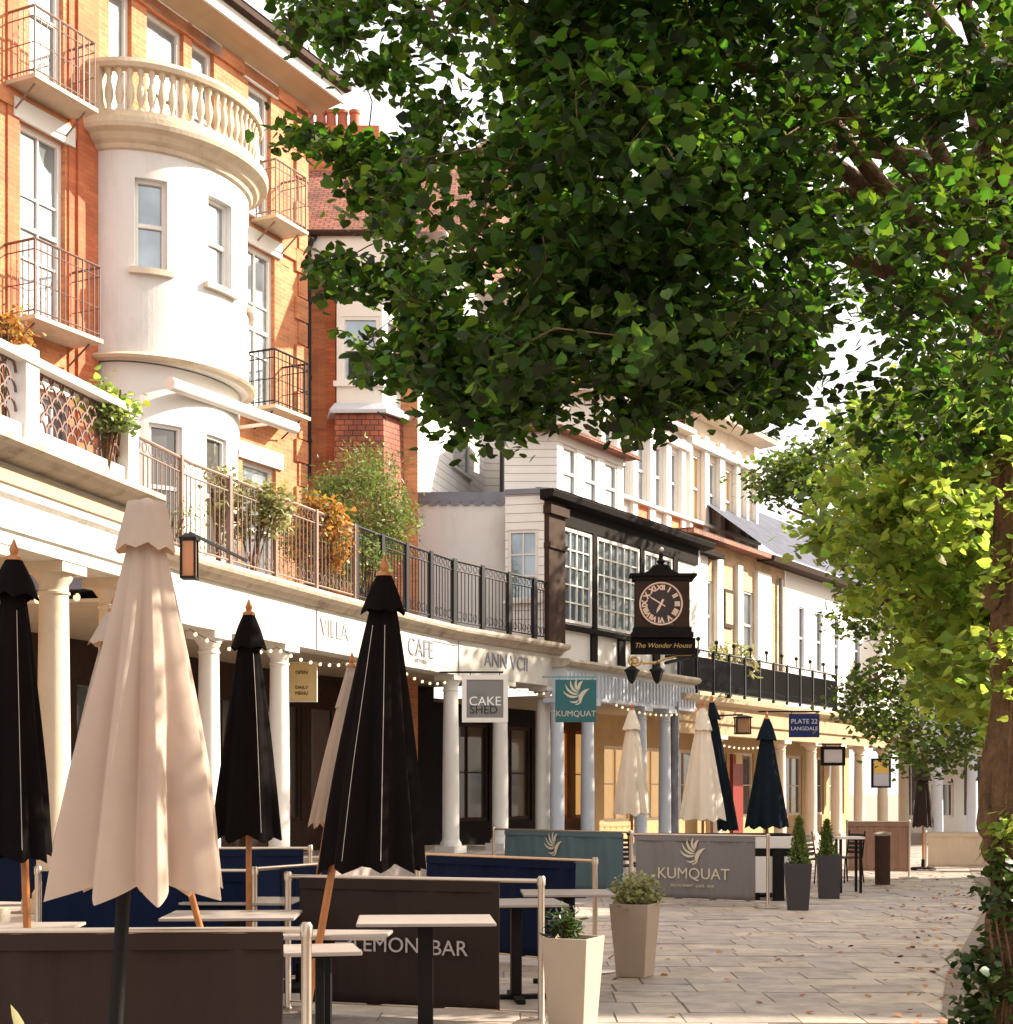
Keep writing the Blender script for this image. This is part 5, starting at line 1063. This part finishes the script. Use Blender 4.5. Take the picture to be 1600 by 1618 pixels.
def barrier(label, p0, p1, m, f0=0.0, f1=1.0, ht=1.0, posts=(0, 1), zb=.08, group='café barriers'):
    p0 = Vector((p0[0], p0[1], 0)); p1 = Vector((p1[0], p1[1], 0)); L_ = (p1-p0).length
    t = thing('cafe_barrier', label, 'barrier', tuple((p0+p1)/2), group=group)
    u = (p1-p0).normalized(); n = Vector((u.y, -u.x, 0))
    b = MB(); NX = 110; NZ = 10
    for j in range(NZ+1):
        for i in range(NX+1):
            f = f0+(f1-f0)*i/NX; k = j/NZ; z = zb+(ht-.025-zb)*k
            off = .011*sin(f*23+1.5*k)+.007*sin(f*51+2+k)*(1-.6*k)+.004*sin(f*97+k*2)+.008*sin(k*3.1); P = p0+u*(L_*f)+n*off; b.v.append((P.x, P.y, z+.004*sin(f*9)*(1-k)))
    for j in range(NZ):
        for i in range(NX): a = j*(NX+1)+i; b.f.append([a, a+1, a+NX+2, a+NX+1])
    c = b.build('banner', m, t, smooth=True, angle=180)
    so2 = c.modifiers.new('thickness', 'SOLIDIFY'); so2.thickness = .003
    b = MB()
    for i in range(40):
        fa, fb = f0+(f1-f0)*i/40, f0+(f1-f0)*(i+1)/40; P, Q = p0+u*(L_*fa)+n*.019, p0+u*(L_*fb)+n*.019
        b.quad(P+Vector((0, 0, ht-.085)), Q+Vector((0, 0, ht-.085)), Q+Vector((0, 0, ht-.012)), P+Vector((0, 0, ht-.012)))
    sl = b.build('hem_sleeve', m, t); so3 = sl.modifiers.new('thickness', 'SOLIDIFY'); so3.thickness = .003
    b = MB(); b.tube([p0+Vector((0, 0, ht)), p1+Vector((0, 0, ht))], .016, 10); b.build('top_rail', 'steel', t, smooth=True); b = MB(); b.tube([p0+Vector((0, 0, zb)), p1+Vector((0, 0, zb))], .009, 8); b.build('bottom_rail', 'steel', t, smooth=True)
    for k in posts:
        P = p0.lerp(p1, k); b = MB(); b.lathe([(.19, 0), (.19, .012), (.17, .02), (.03, .03), (.024, .04), (.024, ht-.03), (.03, ht-.03), (.03, ht+.02), (.02, ht+.035)], tuple(P), 16); b.build('post', 'steel', t, smooth=True)
    return t, p0, p1, u, n
def gx(x, Y): return (xs(x, Y), Y)
barrier('nearest dark brown barrier across the bottom left corner', gx(-190, 6.8), gx(484, 6.9), 'browncloth', 0, .945)
t, p0, p1, u, n = barrier('dark brown barrier printed with the lemon bar name', gx(455, 11.25), gx(855, 10.65), 'browncloth', .05, .845)
L_ = (p1-p0).length
def onb(p0, u, n, f, L_, z, o=.024): return p0+u*(L_*f)+n*o+Vector((0, 0, z))
text("LEMON", 'greyletter', t, onb(p0, u, n, (617-455)/400, L_, .515), u, (0, 0, 1), .155); text("BAR", 'greyletter', t, onb(p0, u, n, (716-455)/400, L_, .505), u, (0, 0, 1), .155)
b = MB(); c = onb(p0, u, n, (548-455)/400, L_, .53); b.add([tuple(c+u*(.07*cos(a))+Vector((0, 0, .045*sin(a)+.02*cos(a)))) for a in [2*pi*k/16 for k in range(16)]], [tuple(range(16))]); b.build('lemon_mark', 'greyletter', t)
barrier('plain navy barrier right of the brown lemon bar one', gx(660, 15.3), gx(940, 13.7), 'navycloth', .06, .90)
barrier('plain navy barrier at the back left, below the black umbrellas', gx(-60, 16.6), gx(490, 16.8), 'navycloth', .02, .98, posts=(0, .5, 1))
barrier('navy barrier with a bright steel frame between the left tables', gx(60, 12.1), gx(402, 12.0), 'navycloth', .02, .98)
barrier('navy barrier end behind the brown barrier, with an empty frame gap', gx(404, 12.3), gx(520, 13.2), 'navycloth', .3, .98, posts=(1,))
t, p0, p1, u, n = barrier('slate-teal barrier with a pale leaf emblem, partly behind the navy one', gx(780, 25.3), gx(996, 23.2), 'tealcloth', .09, .95)
L_ = (p1-p0).length; logo(t, onb(p0, u, n, .46, L_, .74), u, (0, 0, 1), .42, 'palegold'); text("KUMQUAT", 'palegold', t, onb(p0, u, n, .46, L_, .42), u, (0, 0, 1), .19)
t, p0, p1, u, n = barrier('light grey barrier printed KUMQUAT under a pale leaf emblem', gx(998, 22.3), gx(1213, 21.3), 'greycloth', .035, .91)
L_ = (p1-p0).length; logo(t, onb(p0, u, n, .46, L_, .72), u, (0, 0, 1), .42, 'palegold'); text("KUMQUAT", 'palegold', t, onb(p0, u, n, .465, L_, .44), u, (0, 0, 1), .225)
text("RESTAURANT - CAFE - BAR", 'palegold', t, onb(p0, u, n, .46, L_, .27), u, (0, 0, 1), .055)
barrier('terracotta screen beyond the potted conifers', gx(1338, 29.0), gx(1436, 28.6), 'umberscreen', .02, .98, ht=1.05, zb=.12)
barrier('low cream barrier far down the walk beside the near trunk', gx(1462, 31.3), gx(1640, 31.0), 'creambanner', .02, .98, ht=.78)

# ================================================================== tables and chairs
def table_proto(w_=.8, d_=.7, h=.76, top='tabletop'):
    t = thing('cafe_table', '', 'table', (0, 0, 0), 0, 'café tables'); ORI[t] = Vector((0, 0, 0))
    b = MB(); b.box(-w_/2, w_/2, -d_/2, d_/2, h-.025, h-.004); b.build('table_top', top, t, bevel=.006)
    b = MB(); b.box(-.16, .16, -.16, .16, h-.045, h-.026); b.build('top_plate', 'blackmetal', t)
    b = MB(); b.box(-.045, .045, -.045, .045, .04, h-.046); b.build('pedestal', 'blackmetal', t, bevel=.006)
    b = MB(); b.box(-.3, .3, -.035, .035, 0, .039); b.box(-.035, .035, -.3, .3, .001, .038); b.build('foot', 'blackmetal', t, bevel=.006)
    return t
tp = table_proto()
tabs = [('square table with a taupe top in front of the brown lemon bar barrier', 672, 10.05, .79, 4, 1.12), ('table whose thin top reaches over the nearest steel post', 512, 8.95, .80, -3, .95),
        ('small table tucked behind the nearest steel post', 505, 8.0, .81, 12, .5), ('long-edged table left of the leaning black umbrella, nearest of its row', 368, 10.7, .77, 3, 1.15),
        ('table behind the nearest table of the left row', 385, 12.25, .76, -3, 1.1), ('rearmost table of the left row', 330, 13.6, .76, 6, 1.0), ('table at the left edge under the black umbrella', 30, 9.8, .76, 5, .9),
        ('table behind the right end of the lemon bar barrier', 815, 11.9, .77, 8, .9), ('table sticking out before the navy barrier post', 895, 12.9, .78, 2, .95)]
for i, (lb, x, Y, h, rz, sc_) in enumerate(tabs):
    o = tp if i == 0 else copy_tree(tp); o.location = (xs(x, Y), Y, 0); o.rotation_euler.z = R(rz); o.scale = (sc_, .62 if i in (1, 2) else 1, h/.76); o['label'] = lb
def chair_proto():
    t = thing('cafe_chair', '', 'chair', (0, 0, 0), 0, 'café chairs'); ORI[t] = Vector((0, 0, 0))
    b = MB(); b.box(-.21, .21, -.21, .21, .43, .46); b.build('seat', 'wicker', t, bevel=.01)
    b = MB()
    for k in range(5): b.bar((-.19, .22+.01*k, .54+.075*k), (.19, .22+.01*k, .54+.075*k), .02, .05)
    b.build('backrest', 'wicker', t)
    b = MB()
    for s_ in (-1, 1): b.tube([(s_*.20, .20, .44), (s_*.20, .27, .92)], .013, 8)
    b.build('back_frame', 'blackmetal', t, smooth=True)
    for sx in (-1, 1):
        for sy in (-1, 1): b = MB(); b.tube([(sx*.19, sy*.19, .43), (sx*.21, sy*.23, 0)], .013, 8); b.build('leg', 'blackmetal', t, smooth=True)
    return t
cp = chair_proto()
chs = [('dark chair under the left cream umbrella', 985, 24.2, 20), ('dark chair between the two cream umbrellas', 1020, 25.0, 200), ('dark chair under the right cream umbrella', 1092, 24.0, -30), ('dark chair behind the charcoal umbrella', 1180, 25.0, 160),
       ('dark chair left of the white-topped bar table', 1300, 26.5, 60), ('dark chair beyond the right potted conifer', 1336, 27.2, -60), ('dark chair behind the left row of tables', 300, 13.0, 170), ('chair beside the rearmost left table', 250, 13.6, 90)]
for i, (lb, x, Y, rz) in enumerate(chs):
    o = cp if i == 0 else copy_tree(cp); o.location = (xs(x, Y), Y, 0 if Y < 24 or x > 1250 else 0); o.rotation_euler.z = R(rz); o['label'] = lb
bt = thing('bar_table', 'tall narrow bar table with a pale top and dark legs beside the conifers', 'table', (xs(1340, 24.5), 24.5, 0))
b = MB(); x0 = xs(1340, 24.5); b.box(x0-.22, x0+.22, 24.3, 24.7, .86, .90); b.build('table_top', 'whitemetal', bt, bevel=.005)
for s_ in (-1, 1):
    for k in (-1, 1): b = MB(); b.box(x0+s_*.16-.02, x0+s_*.16+.02, 24.5+k*.16-.02, 24.5+k*.16+.02, 0, .86); b.build('leg', 'blackmetal', bt)
wc = thing('serving_counter', 'white counter with a black band between the grey barrier and the conifers', 'counter', (xs(1222, 22.8), 22.8, 0))
x0, x1 = xs(1190, 22.8), xs(1252, 22.8)
b = MB(); b.box(x0, x1, 22.6, 23.1, .12, .66); b.box(x0, x1, 22.6, 23.1, .78, .95); b.build('body', 'whitemetal', wc, bevel=.005)
b = MB(); b.box(x0+.01, x1-.01, 22.61, 23.09, .661, .779); b.box(x0+.25, x0+.42, 22.56, 22.599, .0, .78); b.build('band', 'blackmetal', wc)
b = MB(); b.box(xs(990, 23.4), x1, 22.9, 23.5, .955, .985); b.build('counter_top', 'blackmetal', wc)
for i in range(2): b = MB(); b.box(x0+.02+(x1-x0-.1)*i, x0+.08+(x1-x0-.1)*i, 22.7, 22.76, 0, .119); b.build('leg', 'blackmetal', wc)

# ------------------------------------------------------------------ planters
def planter(label, x, Y, wt, wb_, h, m, rz, plant):
    P = Vector((xs(x, Y), Y, 0)); t = thing('planter', label, 'planter', tuple(P), 0)
    a = R(rz)
    def ring(w_, z): return [(P.x+w_/2*(i*cos(a)-j*sin(a)), P.y+w_/2*(i*sin(a)+j*cos(a)), z) for i, j in ((-1, -1), (1, -1), (1, 1), (-1, 1))]
    b = MB(); v = ring(wb_, 0)+ring(wt, h)+ring(wt-.04, h)+ring(wt-.05, h-.06)
    b.add(v, [(3, 2, 1, 0)]+[(i, (i+1) % 4, 4+(i+1) % 4, 4+i) for i in range(4)]+[(4+i, 4+(i+1) % 4, 8+(i+1) % 4, 8+i) for i in range(4)]+[(8+i, 8+(i+1) % 4, 12+(i+1) % 4, 12+i) for i in range(4)])
    b.build('pot', m, t, bevel=.006)
    b = MB(); b.add(ring(wt-.05, h-.05), [(0, 1, 2, 3)]); b.build('soil', 'soil', t)
    return t, P
planter('nearest taupe planter at the right end of the brown barrier', 905, 10.35, .335, .25, .64, 'planter', -25, 0)
c = Vector((xs(893, 10.35), 10.35, .70)); bush('potted_herb', 'small spiky green herb in the nearest taupe planter', 'plant', (c.x, c.y, .70), (.09, .09, .08), 18, 26, (.022, .022, .045), .055, 'ivy', 71, shape=NARROW, zb=.59)
planter('taupe planter farther out, with a bushy pale plant', 1003, 13.4, .36, .26, .645, 'planter', -24, 0)
bush('potted_bush', 'rounded pale green bush in the farther taupe planter', 'plant', (xs(1006, 13.4), 13.4, .745), (.21, .19, .13), 46, 26, (.035, .035, .035), .033, 'paleleaf', 72, zb=.6)
planter('anthracite planter holding the nearer upright conifer', 1260, 20.9, .37, .28, .64, 'darkplanter', -8, 0)
planter('anthracite planter holding the farther upright conifer', 1309, 23.1, .36, .30, .66, 'darkplanter', -8, 0)
for (x, Y, h, lb, sd_) in ((1262, 20.9, .66, 'nearer upright conifer in an anthracite pot', 73), (1306, 23.1, .58, 'farther upright conifer in an anthracite pot', 74)):
    t = thing('potted_conifer', lb, 'plant', (xs(x, Y), Y, .58)); g = np.random.default_rng(sd_); n = 2600; k = g.uniform(0, 1, n)**1.3; a = g.uniform(0, 6.283, n)
    r = (.155*(1-k)**.7*(.6+.5*np.sin(a*5+k*9)*.5+.3))*g.uniform(.5, 1, n); P = np.stack([xs(x, Y)+r*np.cos(a), Y+r*np.sin(a), .6+h*k], 1)
    leaves('foliage', 'conifer', P, .05, t, shape=NARROW, droop=-1.6, up=.1, seed=sd_); b = MB(); b.tube([(xs(x, Y), Y, .58), (xs(x, Y), Y, .6+h*.8)], .012, 6); b.build('stem', 'bark', t)
# small leafy plant poking up in the bottom left corner
lp = thing('corner_plant', 'yellow-green leaf tip poking up at the bottom left corner', 'plant', (xs(40, 5.6), 5.6, .3))
leaves('foliage', 'paleleaf', [(xs(40, 5.6)+dx, 5.6, .70+dz) for dx, dz in ((0, .02), (.03, -.03), (-.03, -.05), (.02, -.08))], .10, lp, shape=NARROW, droop=-3, up=.2, seed=3)
b = MB(); b.tube([(xs(40, 5.6), 5.6, 0), (xs(40, 5.6), 5.6, .72)], .006, 5); b.build('stem', 'bark', lp)
# bollard bin
bn_ = thing('litter_bin', 'slim dark metal cylinder bin standing on the flags near the terracotta screen', 'bin', (xs(1394, 26.2), 26.2, 0))
b = MB(); b.lathe([(.13, 0), (.13, .82), (.12, .83)], (xs(1394, 26.2), 26.2, .03), 24); b.build('body', 'timberbrown', bn_, smooth=True)
b = MB(); b.lathe([(.145, 0), (.15, .03), (.12, .06), (.02, .07)], (xs(1394, 26.2), 26.2, .861), 24); b.build('lid', 'steel', bn_, smooth=True)
b = MB(); b.lathe([(.22, 0), (.22, .02), (.14, .029)], (xs(1394, 26.2), 26.2, 0), 24); b.build('base', 'steel', bn_, smooth=True)

# ================================================================== signs, clock, lanterns
YC_ = 30.9
ck = thing('street_clock', 'black hanging clock with gold numerals and a curled gilt bracket', 'clock', tuple(at(1043, 1000, YC_)))
def cb(mb, x0, x1, y0, y1, d0, d1): mb.box(xs(x0, YC_), xs(x1, YC_), YC_+d0, YC_+d1, zs(y1, YC_), zs(y0, YC_))
b = MB(); cb(b, 1003, 1088, 918, 992, -.16, .16); b.build('case', 'timberbrown', ck, bevel=.01)
b = MB()
x0, x1, x2, x3 = xs(1003, YC_), xs(1088, YC_), xs(998, YC_), xs(1095, YC_)
for (xa, xb, ya, yb, dd) in ((994, 1099, 908, 912, .24), (999, 1094, 912, 918, .20)): cb(b, xa, xb, ya, yb, -dd, dd)
lb_ = MB(); cb(lb_, 1000, 1091, 992, 1000, -.18, .18); cb(lb_, 997, 1094, 1000, 1008, -.20, .20); lb_.build('base_moulding', 'timber', ck)
P = [at(x, y_, YC_) for x, y_ in ((1012, 908), (1024, 903), (1030, 895), (1040, 892), (1048, 892), (1056, 895), (1062, 903), (1076, 908))]
b.add([tuple(p+Vector((0, -.1, 0))) for p in P]+[tuple(p+Vector((0, .1, 0))) for p in P], [tuple(range(8))[::-1], tuple(range(8, 16))]+[(i, i+1, 9+i, 8+i) for i in range(7)])
b.build('crown_moulding', 'timber', ck); b = MB()
b.lathe([(.05, 0), (.09, .06), (.04, .12), (.05, .18), (.02, .24)], tuple(at(1044, 892, YC_)), 12); b.build('urn', 'timber', ck)
b = MB(); b.ball(at(1045, 868, YC_), .045, 10, 6); b.build('finial', 'white', ck, smooth=True)
b = MB(); cb(b, 996, 1098, 1008, 1034, -.07, .07); b.build('name_board', 'timber', ck, bevel=.01)
text("The Wonder House", 'gold', ck, at(1047, 1020, YC_-.075), (1, 0, 0), (0, 0, 1), .14, italic=.3)
text("TIMEPIECE", 'darkletter', ck, at(1045, 985, YC_-.165), (1, 0, 0), (0, 0, 1), .1)
cc = at(1044, 954, YC_-.165)
b = MB(); b.add([tuple(cc+Vector((.41*cos(a), 0, .41*sin(a)))) for a in [2*pi*k/40 for k in range(40)]], [tuple(range(40))]); b.build('dial', 'clockblack', ck)
b = MB(); b.tube([cc+Vector((.425*cos(a), -.01, .425*sin(a))) for a in [2*pi*k/40 for k in range(41)]], .018, 6)
b.build('dial_ring', 'clockpink', ck)
for i, s_ in enumerate(("XII", "I", "II", "III", "IIII", "V", "VI", "VII", "VIII", "IX", "X", "XI")):
    a = R(90-30*i); u = Vector((cos(a), 0, sin(a))); r = Vector((sin(a), 0, -cos(a)))
    text(s_, 'clockpink', ck, cc+u*.325+Vector((0, -.006, 0)), r, u, .15 if len(s_) < 3 else .135, 'numeral', bold=.008)
def hand(ang, L_, w_, nm, o=.02):
    a = R(90-ang); u = Vector((cos(a), 0, sin(a))); r = Vector((sin(a), 0, -cos(a))); b = MB(); q = cc+Vector((0, -o, 0))
    b.add([tuple(q-u*.10-r*w_*.6), tuple(q-u*.10+r*w_*.6), tuple(q+r*w_*.7+u*L_*.6), tuple(q+u*L_), tuple(q-r*w_*.7+u*L_*.6)], [(0, 1, 2, 3, 4)]); b.build(nm, 'clockpink', ck)
hand(302, .33, .02, 'minute_hand'); hand(207, .22, .035, 'hour_hand', .03)
b = MB(); sp = [at(1002+11*(1-k/26)*cos(k*.48), 1044+9*(1-k/26)*sin(k*.48), YC_) for k in range(24)]; b.tube(sp[::-1]+[at(x, y_, YC_) for x, y_ in ((1016, 1048), (1035, 1047), (1052, 1040), (1070, 1036), (1092, 1036))], .028, 8); b.build('bracket', 'gold', ck, smooth=True)
b = MB(); P = CL.pt(CL.px(990), 4.35, 0); b.bar(at(1090, 1038, YC_), (P.x+.9, P.y+.8, 4.4), .06); b.bar(at(1050, 1037, YC_), at(1098, 1037, YC_), .05); b.build('arm', 'iron', ck)
for (x, lb) in ((998, 'small black lantern hanging under the clock, left one'), (1038, 'small black lantern hanging under the clock, right one')):
    l = thing('hanging_lantern', lb, 'lantern', tuple(at(x, 1068, 30.6)), group='lanterns under the clock')
    P = at(x, 1052, 30.6); b = MB(); b.tube([P, P+Vector((0, 0, .14))], .012, 6); b.lathe([(.03, 0), (.16, -.08), (.16, -.11), (.13, -.12), (.07, -.30), (.02, -.36)], tuple(P), 6); b.build('housing', 'iron', l)
def hang_sign(name, label, x0, x1, y0, y1, Y, m, frame=None, fw=0, th=.05, rz=0, bracket=None, bm='iron'):
    c = at((x0+x1)/2, (y0+y1)/2, Y); t = thing(name, label, 'sign', tuple(c)); W = (x1-x0)/F*Y/2; Hh = (y1-y0)/F*Y/2
    b = MB(); b.box(c.x-W, c.x+W, c.y-th/2, c.y+th/2, c.z-Hh, c.z+Hh); b.build('panel', m, t, bevel=.004)
    if frame:
        b = MB(); e = th/2+.012
        for (a0, a1, z0, z1) in ((-W-fw, -W, -Hh-fw, Hh+fw), (W, W+fw, -Hh-fw, Hh+fw), (-W, W, Hh, Hh+fw), (-W, W, -Hh-fw, -Hh)): b.box(c.x+a0, c.x+a1, c.y-e, c.y+e, c.z+z0, c.z+z1)
        b.build('frame', frame, t)
    if bracket:
        b = MB(); zt_2 = c.z+Hh+fw+.05; b.bar((c.x-bracket, c.y+.02, zt_2), (c.x+W, c.y+.02, zt_2), .03)
        for k in (-.8, .8): b.bar((c.x+k*W, c.y+.02, zt_2), (c.x+k*W, c.y+.02, c.z+Hh+fw), .015)
        b.build('bracket', bm, t)
    return t, c, W, Hh
t, c, W, Hh = hang_sign('hanging_sign', 'grey hanging sign in a white frame reading THE CAKE SHED', 737, 795, 1074, 1134, 24.9, 'greysign', 'white', .075, bracket=.75)
fy = c.y-.03; k = Hh/.31
text("THE", 'darkletter', t, (c.x-W*.35, fy, c.z+Hh*.25), (1, 0, 0), (0, 0, 1), .13); text("CAKE", 'whiteletter', t, (c.x, fy, c.z-Hh*.15), (1, 0, 0), (0, 0, 1), .21); text("SHED", 'dark', t, (c.x-.02, fy, c.z-Hh*.60), (1, 0, 0), (0, 0, 1), .19)
t, c, W, Hh = hang_sign('hanging_sign', 'square teal hanging sign reading KUMQUAT with a pale leaf emblem', 877, 942, 1074, 1141, 27.0, 'tealsign', None, 0, bracket=.6, bm='tealpaint')
logo(t, (c.x, c.y-.03, c.z+.10), (1, 0, 0), (0, 0, 1), .50, 'palegold'); text("KUMQUAT", 'palegold', t, (c.x, c.y-.03, c.z-.23), (1, 0, 0), (0, 0, 1), .145)
t, c, W, Hh = hang_sign('hanging_sign', 'dark blue hanging sign with two lines of white capitals', 1246, 1294, 1128, 1165, 30.0, 'navysign', None, 0, bracket=.9)
text("PLATE 22", 'whiteletter', t, (c.x, c.y-.03, c.z+.08), (1, 0, 0), (0, 0, 1), .13); text("LANGDALE", 'whiteletter', t, (c.x, c.y-.03, c.z-.06), (1, 0, 0), (0, 0, 1), .105)
hang_sign('hanging_sign', 'small black-framed pale notice hanging from the far colonnade', 1301, 1330, 1184, 1205, 31, 'paper', 'timber', .06, bracket=.3)
t, c, W, Hh = hang_sign('hanging_sign', 'upright framed poster, yellow above and pale blue below, on the far colonnade', 1379, 1404, 1201, 1242, 31, 'paleposter', 'timber', .035)
b = MB(); b.box(c.x-W+.01, c.x+W-.01, c.y-.031, c.y-.0255, c.z, c.z+Hh-.01); b.build('poster_top', 'yellowposter', t)
t, c, W, Hh = hang_sign('hanging_sign', 'ochre notice board hanging inside the colonnade right of the black umbrella', 455, 499, 1048, 1107, 22.5, 'creamsign', 'cream', .02)
for k, (s_, zz) in enumerate((("OPEN", .5), ("DAILY", -.3), ("MENU", -.62))): text(s_, 'timberbrown', t, (c.x, c.y-.03, c.z+Hh*zz), (1, 0, 0), (0, 0, 1), .07)
def lantern(label, x, y0, y1, Y, w_):
    c = at(x, y1, Y); H_ = (y1-y0)/F*Y; t = thing('wall_lantern', label, 'lantern', tuple(c)); W = w_/2/F*Y
    b = MB(); b.box(c.x-W*.8, c.x+W*.8, c.y-W*.8, c.y+W*.8, c.z+.03, c.z+H_*.82); b.build('glass', 'lampglass', t)
    b = MB()
    for sx in (-1, 1):
        for sy in (-1, 1): b.box(c.x+sx*W*.9-.012, c.x+sx*W*.9+.012, c.y+sy*W*.9-.012, c.y+sy*W*.9+.012, c.z, c.z+H_*.85)
    b.box(c.x-W, c.x+W, c.y-W, c.y+W, c.z-.0, c.z+.025); b.box(c.x-W*1.15, c.x+W*1.15, c.y-W*1.15, c.y+W*1.15, c.z+H_*.85, c.z+H_*.90)
    b.hexa([(c.x+i*W*1.1, c.y+j*W*1.1, c.z+H_*.901) for i, j in ((-1, -1), (1, -1), (1, 1), (-1, 1))]+[(c.x+i*W*.4, c.y+j*W*.4, c.z+H_) for i, j in ((-1, -1), (1, -1), (1, 1), (-1, 1))])
    b.build('frame', 'iron', t)
    b = MB(); b.bar((c.x, c.y, c.z+H_+.01), (c.x+.55*(1 if x < 500 else -1), c.y+.5, c.z+H_+.01 if x > 500 else c.z+H_*.55), .03); b.build('arm', 'iron', t)
lantern('black-framed lantern on the fascia right of the big beige umbrella', 299, 843, 915, 16.8, 24)
lantern('square black lantern beside the charcoal umbrella top', 1173, 1130, 1160, 28.5, 24)

# ------------------------------------------------------------------ strings of bulbs
def bulbs(label, A_, B_, n, sag, r=.024):
    A_ = Vector(A_); B_ = Vector(B_); t = thing('string_lights', label, 'string lights', tuple(A_), group='strings of warm bulbs')
    f = lambda k: A_.lerp(B_, k)+Vector((0, 0, -sag*4*k*(1-k)))
    b = MB(); b.tube([f(i/16) for i in range(17)], .006, 5); b.build('wire', 'blackmetal', t)
    for i in range(n):
        p = f((i+.5)/n); b = MB(); b.lathe([(.001, -r*2.1), (r*.7, -r*1.8), (r, -r*1.1), (r*.75, -r*.3), (r*.35, 0)], tuple(p), 10); b.build('bulb', 'bulb', t, smooth=True)
bulbs('string of bulbs under the left colonnade ceiling', AL.pt(AL.px(20, -.3), 3.58, -.4), AL.pt(AL.len-.2, 3.55, -.4), 6, .18, .036)
bulbs('string of bulbs between the beige and black umbrellas', BL.pt(BL.px(305), 3.62, -.05), BL.pt(BL.px(440), 3.58, -.05), 8, .12)
bulbs('string of bulbs above the ochre notice board', BL.pt(BL.px(440), 3.60, -.05), BL.pt(BL.px(560), 3.58, -.05), 8, .10)
bulbs('string of bulbs left of the grey framed sign', BL.pt(BL.px(640), 3.60, -.05), BL.pt(BL.px(712), 3.55, -.05), 6, .10)
bulbs('string of bulbs between the grey and teal signs', BL.pt(BL.px(800), 3.6, -.05), BL.pt(BL.px(868), 3.55, -.05), 6, .08)
bulbs('string of bulbs above the cream umbrellas', CL.pt(CL.px(945), 3.42, .35), CL.pt(CL.px(1050), 3.35, .35), 12, .1)
bulbs('string of bulbs over the red door', DL.pt(DL.px(1140, -.1), 2.75, -.1), DL.pt(DL.px(1200, -.1), 2.75, -.1), 8, .05)
